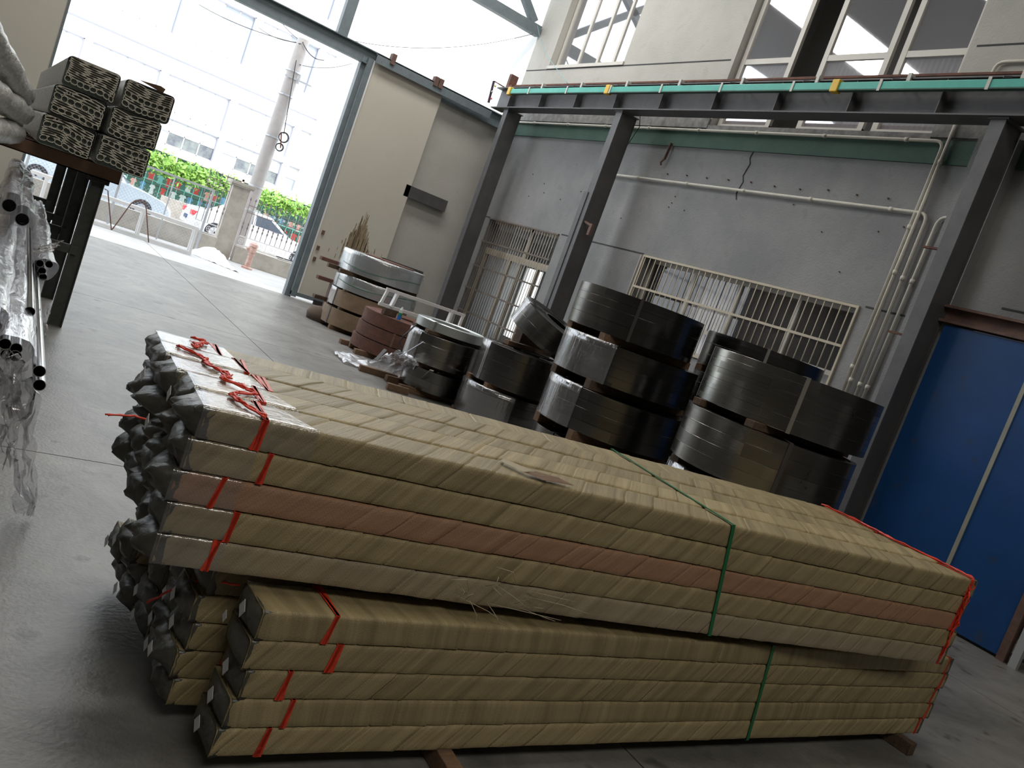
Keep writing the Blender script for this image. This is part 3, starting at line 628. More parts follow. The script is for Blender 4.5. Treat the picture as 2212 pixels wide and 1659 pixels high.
for j in range(5):
    for i in range((5, 5, 5, 3, 2)[j]):
        s = 100+j*7+i
        make_bundle(frame_loc(KO, KR, rr.uniform(-.025, .025)-(.09 if (j == 4 and i == 1) else 0)-(.1 if j == 3 and i == 2 else 0), .2125*j, .1035*i), KR, 4.32, .7, s, 2 if j == 0 else 1, M['olive'],
                    'olive cloth-wrapped bundle, %s layer, %s of the rear lower stack' % (('bottom', 'second', 'third', 'fourth', 'top')[i], COLN[j]), 'bundles of the rear lower stack', tie_x=.16 if (j == 0 and i in (1, 2)) else None, amp=rr.uniform(.03, .06), paper=(.1, .05, rr.uniform(.4, 1.1), .024) if (i+j) % 4 else None)
# spacers and bearers
def lumber(a, b, w, h, name, m, lab, cat='timber block', group=None):
    t = MB().bar(a, b, w, h).build(name, m, bevel=.004); return tag(t, lab, cat, group)
def ul(x, y, z=0): return Vector(frame_loc(UO, UR, x, y, z))
def ll(x, y, z=0): return Vector(frame_loc(LO, LR, x, y, z))
lumber(Vector((1.92, 2.22, .04)), Vector((1.99, 3.7, .04)), .07, .078, 'timber_bearer', M['wood'], 'rough timber bearer sticking out under the front of the lower stack, left one')
lumber(Vector((5.27, 2.42, .04)), Vector((5.2, 3.9, .04)), .07, .078, 'timber_bearer', M['wooddark'], 'timber bearer sticking out under the right end of the lower stack')
q = G(1030, 1310, .62)
lumber((q.x+.03, q.y, .621), (q.x-.02, 3.45, .621), .06, .044, 'splintered_spacer', M['wood'], 'splintered timber spacer between the upper and lower stacks, left one')
q = G(1880, 1413, .62); lumber((q.x, q.y+.03, .621), (q.x-.1, 3.5, .621), .05, .044, 'timber_spacer', M['wood'], 'timber spacer end showing in the gap near the right of the stacks')
lumber((5.6, 3.1, .02), (5.95, 3.55, .02), .09, .035, 'loose_plank', M['wooddark'], 'dark loose plank lying behind the right end of the stacks', 'plank')
lumber((4.95, 3.3, .618), (5.62, 2.95, .618), .05, .03, 'loose_plank', M['wood'], 'light plank end sticking out at the right end of the upper stack', 'plank')
# green straps round the stacks
def strap_loop(p, rz, x0, x1, W, H, name, lab, skew=0):
    t = MB(); o = .006; w = .02
    f = lambda x, y, z: Vector(frame_loc(p, rz, x, y, z))
    a = [f(x0, -o, -o*.3), f(x1, -o, H+o), f(x1+skew, W+o, H+o), f(x0+skew, W+o, -o*.3)]; up = [(0, 1, 0), (0, 0, 1), (0, 1, 0), (0, 0, 1)]
    for i in range(4): t.bar(a[i], a[(i+1) % 4], w, .002, up[i])
    return tag(t.build(name, M['greenstrap']), lab, 'strap')
strap_loop(UO, UR, 2.42, 2.30, .2125*5, .516, 'green_strap', 'thin green strapping band around the upper stack of wrapped bundles', .09)
strap_loop(LO, LR, 2.75, 2.65, .212, .516, 'green_strap', 'thin green strapping band around the narrow lower stack nearest the camera')
# tangled red twine on the upper stack
def tangle(pts, n, amp, r, seed, name, lab, mt=None):
    mb = MB(); rg = random.Random(seed)
    for k in range(n):
        out = []
        ph = rg.uniform(0, 6)
        for i in range(len(pts)-1):
            a, b = Vector(pts[i]), Vector(pts[i+1])
            for q in range(7):
                t = q/7; out.append(a.lerp(b, t)+Vector((amp*noise.noise(Vector((i*3+t*3, k*2.3, seed))), amp*noise.noise(Vector((i*3+t*3, k*2.3+9, seed))), abs(amp*.5*noise.noise(Vector((i*3+t*3, k*5, seed+4)))))))
        out.append(Vector(pts[-1])+Vector((rg.uniform(-amp, amp)*.4, rg.uniform(-amp, amp)*.4, 0))); mb.tube(out, r, 5)
    return tag(mb.build(name, mt or M['red'], smooth=True), lab, 'twine')
T = .525
tangle([ul(.19, .0, T), ul(.13, .12, T), ul(.12, .2, T), ul(.22, .27, T+.005), ul(.12, .38, T+.005), ul(.16, .46, T), ul(.1, .6, T), ul(.11, .68, T), ul(.02, .78, T)], 5, .03, .0035, 3, 'red_twine', 'tangled red twine crossing the left end of the upper stack')
tangle([ul(.1, .84, T), ul(.12, .93, T), ul(.17, 1.0, T), ul(.12, 1.04, T)], 4, .03, .0035, 9, 'red_twine', 'small red twine knot on the rear left corner of the upper stack')
tangle([ul(4.25, -.004, T-.52+.0), ul(4.25, -.008, T-.3), ul(4.24, -.008, T-.1), ul(4.25, 0, T), ul(4.27, .2, T), ul(4.22, .5, T), ul(4.27, .8, T), ul(4.2, 1.06, T)], 4, .025, .004, 12, 'red_twine', 'red twine bundled along the right edge of the upper stack')
tangle([ul(-.07, .35, .34), ul(-.12, .35, .345), ul(-.2, .33, .335)], 2, .01, .003, 15, 'red_twine', 'loose red twine end sticking out of the left side of the upper stack')
tangle([ll(.0, .2, .5), ll(-.06, .38, .42), ll(-.15, .4, .36), ll(-.2, .42, .3)], 2, .01, .0035, 16, 'red_twine', 'red twine hanging over the dark ends of the rear lower stack')
tg = MB(); rg = random.Random(4)
for k in range(16):
    a = ul(1.15+rg.uniform(-.1, .25), -.012, .06+rg.uniform(-.05, .05)); b = a+Vector((rg.uniform(-.15, .35), -rg.uniform(.01, .07), rg.uniform(-.12, .08))); c_ = (a+b)/2+Vector((0, -.03, rg.uniform(.0, .04)))
    tg.tube([a, c_, b], .0013, 4)
tag(tg.build('frayed_fibres', mat('straw_fibre', (.5, .45, .32), .7), smooth=True, kind='stuff'), 'pale frayed fibres sticking out of the lowest bundle of the upper stack', 'fibres')
tr = thing('torn_flap', 'torn brown opening in the cloth on top of the upper stack', 'tear', ul(1.28, .02, T-.004))
MB().add([ul(1.2, .05, T+.002), ul(1.27, .0, T+.001), ul(1.42, .01, T+.004), ul(1.36, .05, T+.012), ul(1.28, .09, T+.006)], [(0, 1, 2, 3, 4)]).build('frayed_edge', M['wood'], tr)
MB().add([ul(1.14, .14, T+.003), ul(1.2, .05, T+.004), ul(1.24, .06, T+.014), ul(1.17, .16, T+.01)], [(0, 1, 2, 3)]).build('lifted_cloth', M['olive'], tr)
# ================================================================== STEEL COILS
def coil(cx, cy, r, z0, z1, ri, m, lab, group, seed=1, bands=None, straps=(), film=None, tilt=None, side=None, marks=None, smat=None):
    t = thing('steel_coil', lab, 'coil', (cx, cy, z0), 0, group); h = z1-z0; rg = random.Random(seed); N = 72
    bands = bands or [h*k/4 for k in range(1, 4)]; zs = [0]+bands+[h]; prof = []
    for k in range(len(zs)-1):
        d = rg.uniform(-.0022, 0); prof += [(r+d-.0015, zs[k]+.0004), (r+d, zs[k]+.0018), (r+d, zs[k+1]-.0018), (r+d-.0015, zs[k+1]-.0004)]
    nw = 9
    for k in range(nw+1):
        q = r-.006-(r-ri-.01)*k/nw; prof += [(q+.004, h-.001*(k % 2)), (q-.004, h-.003-rg.uniform(0, .006))]
    prof += [(ri, h-.004), (ri, 0)]
    mb = MB(); mb.lathe(prof, (0, 0, 0), N, close=True)
    K = len(prof); vv = [0]
    for a, b in zip(prof, prof[1:]): vv.append(vv[-1]+math.hypot(a[0]-b[0], a[1]-b[1]))
    mb.uv = [(2*pi*r*(i//K)/N*1.0+seed*.37, vv[i % K]+seed*.13) for i in range(len(mb.v))]
    mb.build('strip_body', m, t, local=True, smooth=2)
    for a in straps:
        ca, sa = cos(a), sin(a); q = MB(); w = .016; tn = Vector((-sa, ca, 0)); o = .005
        loop = [(r+o, -.004), (r+o, h+o), (ri-o, h+o), (ri-o, -.004)]
        for (a1, b1), (a2, b2) in zip(loop, loop[1:]): q.bar((a1*ca, a1*sa, b1), (a2*ca, a2*sa, b2), w*2, .003, (ca, sa, 0) if a1 == a2 else (0, 0, 1))
        q.build('steel_strap', smat or M['strap'], t, local=True)
    if film:
        a0, a1 = film; q = MB(); nn = 26; V = []; fs = []
        for i in range(nn+1):
            a = a0+(a1-a0)*i/nn
            for k in range(6): z = -.004+(h+.01)*k/5; rr_ = r+.008+.012*abs(noise.noise(Vector((a*7, z*2, seed)))); V.append((rr_*cos(a), rr_*sin(a), z))
            V.append(((r-.07)*cos(a), (r-.07)*sin(a), h+.008+.012*abs(noise.noise(Vector((a*6, 0, seed))))))
        for i in range(nn):
            for k in range(6): fs.append((i*7+k, (i+1)*7+k, (i+1)*7+k+1, i*7+k+1))
        q.add(V, fs).build('stretch_film', M['film'], t, local=True, smooth=True, label='clear creased stretch film')
    if marks:
        q = MB(); rg = random.Random(seed+70)
        for (a, z, n) in marks:
            for k in range(n):
                aa = a+rg.uniform(-.04, .04); zz = z-k*.035; pts = []
                for s_ in range(4):
                    aa += rg.uniform(-.02, .02); pts.append(((r+.002)*cos(aa), (r+.002)*sin(aa), zz+rg.uniform(-.014, .014)))
                q.tube(pts, .0022, 4)
        q.build('handwritten_mark', M['ink'], t, local=True)
    if tilt: t.rotation_euler = tilt
    return t
def view_ang(cx, cy): return math.atan2(-cy, -cx)       # angle on the coil that faces the camera
def planks(cx, cy, r, z, h, what, m=None, off=(-.42, .42), ln=.92, dx=0):
    for k, o in enumerate(off):
        L = r*ln; lumber((cx-L+dx, cy+o*r, z+h/2), (cx+L+dx, cy+o*r+.03, z+h/2), .09, h-.002, 'spacer_plank', m or M['wood'], '%s wooden plank %s' % (('front', 'rear')[k], what), 'plank', 'planks between the coils')
g5 = 'coils of the tall stack before the long barred window'
va = view_ang(6.1, 7)
coil(6.10, 7.15, .70, 1.70, 2.14, .26, M['coil'], 'dark shiny steel coil on top of the tall stack before the long barred window', g5, 1, [.13, .26, .34], (va+.0, va+2.3, va-2.2), marks=[(va+.5, .3, 6)])
coil(6.09, 7.02, .745, 1.22, 1.62, .27, M['coil'], 'film-wrapped dark steel coil second from the top of the tall stack', g5, 2, [.1, .2, .31], (va-.22,), film=(va-1.6, va-.2), marks=[(va+.6, .3, 4)])
coil(6.05, 6.93, .755, .69, 1.12, .27, M['coil'], 'film-wrapped dark steel coil third from the top of the tall stack', g5, 3, [.12, .24, .33], (va+2,), film=(va-1.6, va-.5))
coil(6.0, 6.9, .72, .1, .58, .27, M['coil'], 'lowest dark steel coil of the tall stack, mostly hidden behind the bundles', g5, 4, None, (va-.7,))
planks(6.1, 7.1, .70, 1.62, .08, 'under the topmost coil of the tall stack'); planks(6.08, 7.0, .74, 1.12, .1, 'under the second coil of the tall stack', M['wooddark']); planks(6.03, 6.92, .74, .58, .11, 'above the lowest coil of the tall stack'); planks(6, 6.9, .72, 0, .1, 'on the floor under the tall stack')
g6 = 'coils of the stack nearest the blue door'; va = view_ang(5.87, 4.67)
coil(5.87, 4.70, .71, 1.49, 1.93, .27, M['coil2'], 'large steel coil with bright banding on top of the stack nearest the blue door', g6, 5, [.11, .2, .29, .38], (va+.12, va-1.4), marks=[(va+.75, .33, 4)], smat=M['strapl'])
coil(5.72, 4.62, .70, .99, 1.43, .27, M['coil2'], 'steel coil second from the top of the stack nearest the blue door', g6, 6, [.12, .22, .33], (va+.25, va-1.5), marks=[(va+.55, .3, 5)])
coil(5.75, 4.66, .68, .52, .93, .27, M['coil'], 'steel coil third from the top of the stack nearest the blue door', g6, 7, None, (va-.5,), film=(va-1.4, va-.8))
coil(5.75, 4.68, .68, .08, .47, .27, M['coil'], 'lowest steel coil of the stack nearest the blue door', g6, 8)
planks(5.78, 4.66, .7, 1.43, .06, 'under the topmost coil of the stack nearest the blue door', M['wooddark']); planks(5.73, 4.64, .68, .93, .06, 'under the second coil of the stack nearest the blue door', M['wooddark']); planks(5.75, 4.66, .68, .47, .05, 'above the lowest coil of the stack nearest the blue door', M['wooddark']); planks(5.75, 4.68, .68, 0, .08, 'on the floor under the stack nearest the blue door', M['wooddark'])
# middle strap buckles
gb_ = 'coils of the stack behind, below the long barred window'
va = view_ang(7.46, 6.51)
coil(7.50, 6.54, .66, 1.74, 2.12, .25, M['coil'], 'dark coil on top of the stack behind, right below the long barred window', gb_, 9, [.12, .25], (va+.05,), smat=M['strapl'])
coil(7.50, 6.54, .66, 1.2, 1.66, .25, M['coil'], 'dark coil second from the top of the stack behind', gb_, 10); coil(7.5, 6.54, .66, .65, 1.12, .25, M['coil'], 'dark coil third from the top of the stack behind', gb_, 11); coil(7.5, 6.54, .66, .1, .57, .25, M['coil'], 'lowest dark coil of the stack behind', gb_, 12)
for z, n in ((1.66, 'under the topmost coil of the stack behind'), (1.12, 'under the second coil of the stack behind'), (.57, 'above the lowest coil of the stack behind')): planks(7.5, 6.54, .66, z, .08, n)
planks(7.5, 6.54, .66, 0, .1, 'on the floor under the stack behind')
g4 = 'coils of the stack with the leaning coil'; va = view_ang(6.45, 9.39)
coil(6.45, 9.41, .6, .565, 1.07, .24, M['coil'], 'film-topped dark coil in the middle of the stack with a leaning coil', g4, 13, [.15, .3, .4], (va-1.0, va+.9), film=(va-1.7, va-.9), smat=M['strapl'])
coil(6.36, 9.46, .58, .08, .5, .24, M['coil'], 'film-wrapped dark coil at the bottom of the stack with a leaning coil', g4, 14, None, (), film=(va-1.6, va+.3))
planks(6.4, 9.44, .58, .5, .065, 'between the two level coils under the leaning coil'); planks(6.36, 9.46, .58, 0, .08, 'on the floor under the stack with the leaning coil')
coil(6.78, 9.62, .56, 1.26, 1.6, .2, M['coil'], 'dark coil leaning tilted on top of its stack with its round hole showing', g4, 15, [.17], (), film=(va-1.7, va-1.0), tilt=(rad(17), rad(13), 0))
lumber((6.3, 9.75, 1.07+.03), (7.2, 9.95, 1.07+.03), .1, .06, 'spacer_plank', M['wood'], 'wooden plank propping the leaning coil', 'plank')
lumber((6.6, 9.98, 1.13+.09), (7.25, 10.02, 1.13+.09), .16, .18, 'prop_block', M['wooddark'], 'timber block behind and under the leaning coil', 'timber block')
g3 = 'coils of the short stack beside the plastic film'; va = view_ang(5.8, 10.5)
coil(5.9, 10.6, .5, .9, 1.02, .3, M['silver'], 'thin bright steel coil on top of the short stack beside the plastic film', g3, 16, [.05], (va-.45,), smat=M['strapl'])
coil(5.80, 10.47, .5, .45, .85, .24, M['coil2'], 'steel coil in the middle of the short stack with loose straps at its left', g3, 17, [.1, .2, .27], (va-1.1, va+1.0), film=(va-1.6, va-.7))
coil(5.85, 10.47, .47, .09, .38, .24, M['coil'], 'dark coil at the bottom of the short stack beside the plastic film', g3, 18, [.15])
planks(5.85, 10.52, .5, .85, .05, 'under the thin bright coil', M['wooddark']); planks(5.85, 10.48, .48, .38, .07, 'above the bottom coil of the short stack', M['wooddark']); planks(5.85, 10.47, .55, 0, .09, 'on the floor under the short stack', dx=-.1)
g2 = 'rusty coils between the silver coils and the short stack'; rz_ = [(.08, .28), (.29, .5), (.51, .72)]
for k, (a, b) in enumerate(rz_):
    coil(6.33+.02*k, 12.82, .8-.01*k, a, b, .22, M['rust'], 'rusty brown coil, %s of the low rusty stack' % ('bottom', 'middle', 'top')[k], g2, 20+k, [.07, .13], (view_ang(6.4, 13.3)-.2,) if k == 1 else (), smat=M['wood'])
planks(6.3, 12.82, .8, 0, .08, 'on the floor under the rusty stack', dx=-.12)
for k, (a, b) in enumerate(((.02, .28), (.29, .54), (.55, .82))):
    coil(7.87, 12.0, .72, a, b, .3, M['rustdark'], 'dark rusty coil, %s of three behind the white frame near the barred doorway' % ('bottom', 'middle', 'top')[k], 'dark rusty coils near the barred doorway', 30+k, [.1])
g1 = 'coils of the stack against the cream gate leaf'; va = view_ang(6.5, 14.9)
coil(6.44, 14.98, .72, .08, .38, .26, M['brown_paper'], 'brown paper-wrapped coil at the bottom of the stack by the cream gate leaf', g1, 40, [.15], (va-.9,), smat=M['strap'])
coil(6.50, 14.98, .735, .43, .73, .26, M['brown_paper'], 'brown paper-wrapped coil second from the bottom of the stack by the cream gate leaf', g1, 41, [.15], (va-1.0,), film=(va-1.7, va-1.0))
cB = coil(6.56, 15.0, .79, .76, 1.02, .28, M['silver'], 'silver film-wrapped coil second from the top of the stack by the cream gate leaf', g1, 42, [.12], (va-1.15,), film=(va-1.6, va+.6))
cA = coil(6.55, 15.0, .785, 1.1, 1.47, .28, M['silver'], 'silver film-wrapped coil on top of the stack by the cream gate leaf', g1, 43, [.17], (), film=(va-1.6, va+.8))
planks(6.5, 14.98, .72, .38, .05, 'between the two paper-wrapped coils', M['wooddark']); planks(6.53, 15, .76, 1.02, .08, 'between the two silver coils', M['wooddark'], ln=1.05, dx=-.1); planks(6.5, 14.98, .74, .73, .03, 'above the paper-wrapped coils', M['wooddark']); planks(6.44, 14.98, .72, 0, .08, 'on the floor under the stack by the cream gate leaf')
lid = MB().lathe([(.001, 1.475), (.5, 1.475), (.5, 1.49), (.001, 1.5)], (6.7, 15.15, 0), 10); tag(lid.build('rusty_scrap_plate', M['rust']), 'rusty scrap plate lying on the top silver coil', 'plate')
for k, (dz, rr2) in enumerate(((1.17, .79), (.85, .795))):
    q = MB(); q.tube([(6.555+(rr2+.012)*cos(va-1.1+i*.09), 15+(rr2+.012)*sin(va-1.1+i*.09), dz+.06-.05*sin(i*.2)) for i in range(26)], .006, 4)
    q.build('green_strap', M['greenstrap'], (cA, cB)[k], label='green plastic strap')
for i in range(3):
    z = .4+.36*i; lumber((5.7-.05*i, 15.7, z), (6.6, 15.75, z), .12, .07, 'rough_slab', M['rust' if i else 'wooddark'], 'rough plank end sticking out left of the gate-leaf coils, %s one' % ('lowest', 'middle', 'highest')[i], 'plank')
for i in range(2): lumber((5.95, 15.72+.0*i, .18+.36*i), (6.6, 15.74, .18+.36*i), .12, .35, 'rough_block', M['rustdark'], 'dark rusty block behind the gate-leaf coils, %s one' % ('lower', 'upper')[i], 'block')
pd = MB().lathe([(0, .0), (.34, .0), (.36, .12), (.3, .24), (.1, .28), (0, .28)], (5.92, 15.35, 0), 20); tag(pd.build('brown_pad', M['pad'], smooth=True), 'dark brown rounded mound left of the stack by the cream gate leaf', 'mound')
# white welded frame lying on the coils
wf = thing('welded_frame', 'white welded square-tube frame lying across the rusty coils', 'frame', (6.4, 12.7, .72)); Yf = 12.62
A = P(835, 624, 1, Yf); Bp = P(1004, 682, 1, Yf); C2 = P(818, 655, 1, Yf-.02); D = P(992, 712, 1, Yf-.02)
for a, b in ((A, Bp), (C2, D)): MB().bar(a, b, .045, .05).build('rail', M['white'], wf)
for t_ in (.02, .14, .83, .98):
    MB().bar(A.lerp(Bp, t_), C2.lerp(D, t_), .045 if t_ in (.02, .98) else .09, .04, (1, 0, 0)).build('cross_tube', M['white'], wf)
lumber((5.72, 12.55, .78), (5.95, 12.58, .78), .1, .11, 'prop_block', M['wooddark'], 'dark timber block under the left end of the white frame', 'timber block')
bo = thing('spray_can', 'small white, green and blue spray can standing on the rusty coils', 'can', (0, 0, 0)); q = P(861, 690, 2, .73); bo.location = q; WL[bo] = q.copy()
for nm_, z0, z1, r_, mm in (('body', 0, .07, .032, 'bottleblue'), ('green_band', .07, .11, .0325, 'bottlegreen'), ('upper_body', .11, .16, .032, 'bottlewhite')): MB().lathe([(0, z0), (r_, z0), (r_, z1), (0, z1)], (0, 0, 0), 16).build(nm_, M[mm], bo, local=True, smooth=2)
MB().lathe([(0, .16), (.028, .16), (.016, .19), (.014, .205), (0, .205)], (0, 0, 0), 14).build('cap', M['bottlewhite'], bo, local=True, smooth=2)
# plastic film heap and loose strips by the short stack
def sheet(corners, n, m_, amp, seed, name, mt, lab, cat, hump=0):
    a, b, c, d = [Vector(p) for p in corners]; V = []; fs = []
    for i in range(n+1):
        for j in range(m_+1):
            u, w = i/n, j/m_; p = a.lerp(b, u).lerp(d.lerp(c, u), w)
            o = Vector((noise.noise(Vector((u*6, w*5, seed))), noise.noise(Vector((u*6, w*5, seed+7))), abs(noise.noise(Vector((u*7, w*6, seed+3))))*1.3))*amp
            V.append(p+o+Vector((0, 0, hump*math.sin(pi*u)*math.sin(pi*w))))
    for i in range(n):
        for j in range(m_): q = i*(m_+1)+j; fs.append((q, q+m_+1, q+m_+2, q+1))
    return tag(MB().add(V, fs).build(name, mt, smooth=True), lab, cat)
sheet([P(792, 785, 2, .05), P(862, 815, 2, .04), P(905, 790, 1, 9.9), P(862, 758, 1, 10.1)], 26, 18, .09, 4, 'film_heap', M['filmw'], 'crumpled clear plastic film heaped against the short coil stack', 'plastic film', .06)
sheet([G(720, 760, .02), G(742, 783, .02), G(800, 800, .03), G(790, 772, .06)], 20, 10, .05, 8, 'film_tail', M['filmw'], 'thin crumpled plastic film trailing over the floor left of the heap', 'plastic film')
tag(MB().bar(G(893, 838, .02), P(933, 800, 1, 9.75), .05, .01).build('steel_offcut', M['strapl']), 'flat steel offcut leaning right of the plastic film heap', 'offcut')
tag(MB().bar(P(812, 778, 1, 10.4), P(833, 755, 1, 10.5), .05, .012).build('steel_offcut', M['beam']), 'dark flat steel offcut leaning left of the plastic film heap', 'offcut')
k = MB(); k.tube([P(868, 760, 1, 9.95), P(862, 740, 1, 9.95), P(872, 725, 1, 9.95), P(900, 700, 1, 9.98)], .012, 5); k.bar(P(866, 768, 1, 9.93), P(915, 738, 1, 9.95), .022, .005)
tag(k.build('loose_strap', M['strap']), 'loose dark steel straps curling off the left side of the short coil stack', 'strap')
for i, (a, b, lab) in enumerate((((4.95, 11.0), (5.5, 10.9), 'wooden plank on the floor left of the short stack'), ((5.0, 10.1), (5.3, 10.05), 'short wooden block under the plastic film heap'), ((5.55, 13.0), (5.9, 12.95), 'wooden block on the floor under the rusty stack front'))):
    lumber((*a, .045), (*b, .045), .09, .085, 'floor_timber', M['wood'], lab)
# ================================================================== LEFT RACK
RX = .95
rk = thing('steel_rack', 'dark steel storage rack with a row of slanting-looking legs at the left edge', 'rack', (RX, 9, 0))
LY = [8.98]+[P(x, y, 0, RX).y for x, y in ((172, 450), (140, 450), (112, 450))]
LY = [8.98, 10.35, 11.6, 13.4]
for i, y in enumerate(LY):
    f = MB(); f.box(RX-.06, RX+.06, y-.004, y+.004, 0, 1.43); f.box(RX-.06, RX-.05, y-.05, y+.05, 0, 1.43); f.box(RX+.05, RX+.06, y-.05, y+.05, 0, 1.43); f.build('leg', M['rack'], rk)
    f = MB(); f.box(-2.2, RX+.17, y-.05, y-.04, 1.45, 1.58); f.box(-2.2, RX+.17, y-.05, y+.06, 1.45, 1.46); f.box(-2.2, RX+.17, y-.05, y+.06, 1.57, 1.58); f.build('cross_beam', M['rackrust'], rk)
    B(RX-.09, RX+.09, y-.08, y+.08, 1.41, 1.45).build('cap_plate', M['dark'], rk)
    B(-1.6, RX+.0, y-.03, y+.03, .70, .78).build('shelf_arm', M['rack'], rk)
    B(-1.65, -1.55, y-.05, y+.05, 0, 1.45).build('leg', M['rack'], rk)
for yy in (3.9, 5.6, 7.3): 
    B(-1.6, .12, yy-.03, yy+.03, .70, .78).build('shelf_arm', M['rack'], rk)
    if yy < 9: B(-1.65, -1.55, yy-.05, yy+.05, 0, .78).build('leg', M['rack'], rk); B(-.1, -.02, yy-.05, yy+.05, 0, .7).build('leg', M['rack'], rk)
f = MB(); f.bar((RX+.04, 12.7, 1.43), (RX+.04, 12.65, 1.12), .07, .01, (1, 0, 0)); f.build('orange_tape', M['orange'], rk, label='orange tape on the farthest leg')
# six square bundles of profiles with open ends
def profile_bundle(x0, x1, z0, z1, y0, L, seed, lab):
    t = thing('profile_bundle', lab, 'profile bundle', (x0, y0, z0), 0, 'film-wrapped profile bundles on the rack'); W_, H_ = x1-x0, z1-z0; rg = random.Random(seed)
    r = .035; sec = []
    for cx, cz, a in ((W_-r, r, -90), (W_-r, H_-r, 0), (r, H_-r, 90), (r, r, 180)):
        for k in range(4): q = rad(a+30*k); sec.append((cx+r*cos(q), cz+r*sin(q)))
    n = len(sec); V = []; fs = []; NS = 26
    for i in range(NS+1):
        y = L*(i/NS)**1.5
        for k, (a, b) in enumerate(sec):
            q = .012*noise.noise(Vector((a*8+seed, y*3, b*8)))*(1 if i else 0); V.append((a+q, y, b+q-.02*sin(i)*.0))
    for i in range(NS):
        for k in range(n): fs.append((i*n+k, i*n+(k+1) % n, (i+1)*n+(k+1) % n, (i+1)*n+k))
    fs.append(tuple(NS*n+k for k in range(n)))
    MB().add(V, fs).build('plastic_wrap', M['wrap'], t, local=True, smooth=True)
    MB().add([(a*.98+.004, .05, b*.98+.003) for a, b in sec], [tuple(range(n))]).build('end_recess', M['profdark'], t, local=True)
    pr = MB(); th = .0048
    def warp(a, b):
        k = .04*noise.noise(Vector((a*3.5, b*4, seed*3.1))); return a, min(max(b+k+(.05*(a/W_-.5)*(-1 if seed in (2,) else -.35)), .008), H_-.008)
    def outline(cx, cz, w, h, ns):
        pts = []
        for k in range(ns):
            q = 2*pi*(k+.5)/ns
            a = cx+w/2*max(-1, min(1, cos(q)*1.35)); b = cz+h/2*max(-1, min(1, sin(q)*1.25)); pts.append(warp(a, b))
        for k in range(ns):
            (a1, b1), (a2, b2) = pts[k], pts[(k+1) % ns]; dy = rg.uniform(0, .006)
            a1, a2 = [min(max(v, .008), W_-.008) for v in (a1, a2)]
            if abs(a1-a2)+abs(b1-b2) > 1e-4: pr.bar((a1, .018, b1), (a2, .018, b2), .03, th, (a1-a2, 0, b1-b2) if 0 else (-(b2-b1), 0, a2-a1))
    z = .016
    row = 0
    while z < H_-.012:
        big = row in ((0, 5), (0, 6), (1, 5), (0, 4), (0,), (0, 3))[seed % 6]; h = .046 if big else .0205; x = .014+rg.uniform(0, .01)
        while x < W_-.02:
            w = h*rg.uniform(1.0, 1.3) if (big or rg.random() < .1) else rg.uniform(.07, .2)
            w = min(w, W_-.012-x)
            if w > .012: outline(x+w/2, z+h/2, w*.97, h*.95, 8)
            x += w
        z += h; row += 1
    pr.build('profile_ends', M['profile'], t, local=True, kind='stuff')
    return t
zz = (1.585, 1.852, 2.118); k = 0
for r_, (z, nm) in enumerate(zip(zz, ('lowest', 'middle', 'topmost'))):
    for c_, (x, nc) in enumerate(((.40, 'left'), (.835, 'right'))):
        dx = (0.0, .0, .02)[r_]*1.0+(.02 if c_ else -.01)+(r_-1)*.02
        profile_bundle(x+dx, x+dx+.425, z, z+.26, 8.62+.0*k, 5.2, k, '%s %s-hand bundle of thin metal profiles with its cut ends facing the camera' % (nm, nc)); k += 1
f = MB().add([P(262+86, 186, 1, 8.6), P(358, 193, 1, 8.6), P(352, 202, 1, 8.62), P(300, 172, 1, 8.7)], [(0, 1, 2, 3)]); tag(f.build('cardboard_scrap', M['wood']), 'thin brown cardboard scrap on top of the right-hand profile bundles', 'cardboard')
# near wrapped rolls at the far left, coming towards the camera
for i, (a, b, r) in enumerate((((48, 205), (-150, -130), .105), ((42, 245), (-190, 60), .105), ((30, 285), (-200, 260), .1))):
    p0 = P(*a, 1, 8.75); p1 = P(*b, 1, 6.3); n = 30; out = [p0.lerp(p1, t/n) for t in range(n+1)]; mb = MB(); mb.tube(out, r, 18); 
    mb.v = [tuple(Vector(v)+Vector((1, .3, 1))*(.02*noise.noise(Vector(v)*7)+.008*noise.noise(Vector(v)*30))) for v in mb.v]
    t = thing('wrapped_roll', 'bright film-wrapped long bundle at the far left edge, %s of three' % ('uppermost', 'middle', 'lowest')[i], 'wrapped bundle', p0, 0, 'film-wrapped bundles at the left edge')
    mb.build('plastic_wrap', M['wrap'], t, smooth=True)
# round tubes on the low shelf
D_ = ray(60, 236); D_ = Vector((D_.x, D_.y, 0)).normalized()
def tube_thing(px, py, Y, r, L, lab, grp, m='tube'):
    a = P(px, py, 1, Y); t = thing('steel_tube', lab, 'tube', a, 0, grp); X = D_.cross(Vector((0, 0, 1)))
    Mx = Matrix((X, Vector((0, 0, 1)), D_)).transposed()
    MB().lathe([(r, 0), (r, L), (r*.9, L), (r*.9, 0)], a, 20, close=True, M=Mx).build('tube_wall', M[m], t, smooth=2)
    MB().lathe([(0, .12), (r*.89, .12)], a, 16, M=Mx).build('dark_bore', M['tubein'], t)
    return t
for i, (x, y, Y, r) in enumerate(((85, 802, 3.2, .0205), (85, 832, 3.2, .0205), (64, 673, 3.95, .0205))):
    tube_thing(x, y, Y, r, 5.6, ('bare shiny steel tube ending right of the film-wrapped tubes, upper of the two long ones', 'bare shiny steel tube ending lowest at the left, directly under its twin', 'bare shiny steel tube ending farther back than the other two bare ones')[i], 'bare shiny tubes')
cl = (((11, 743), (35, 753), (14, 766), (33, 769)), 3.4, .0205, 'near'), (((86, 569), (106, 571), (91, 585), (93, 598)), 5.3, .0205, 'farther')
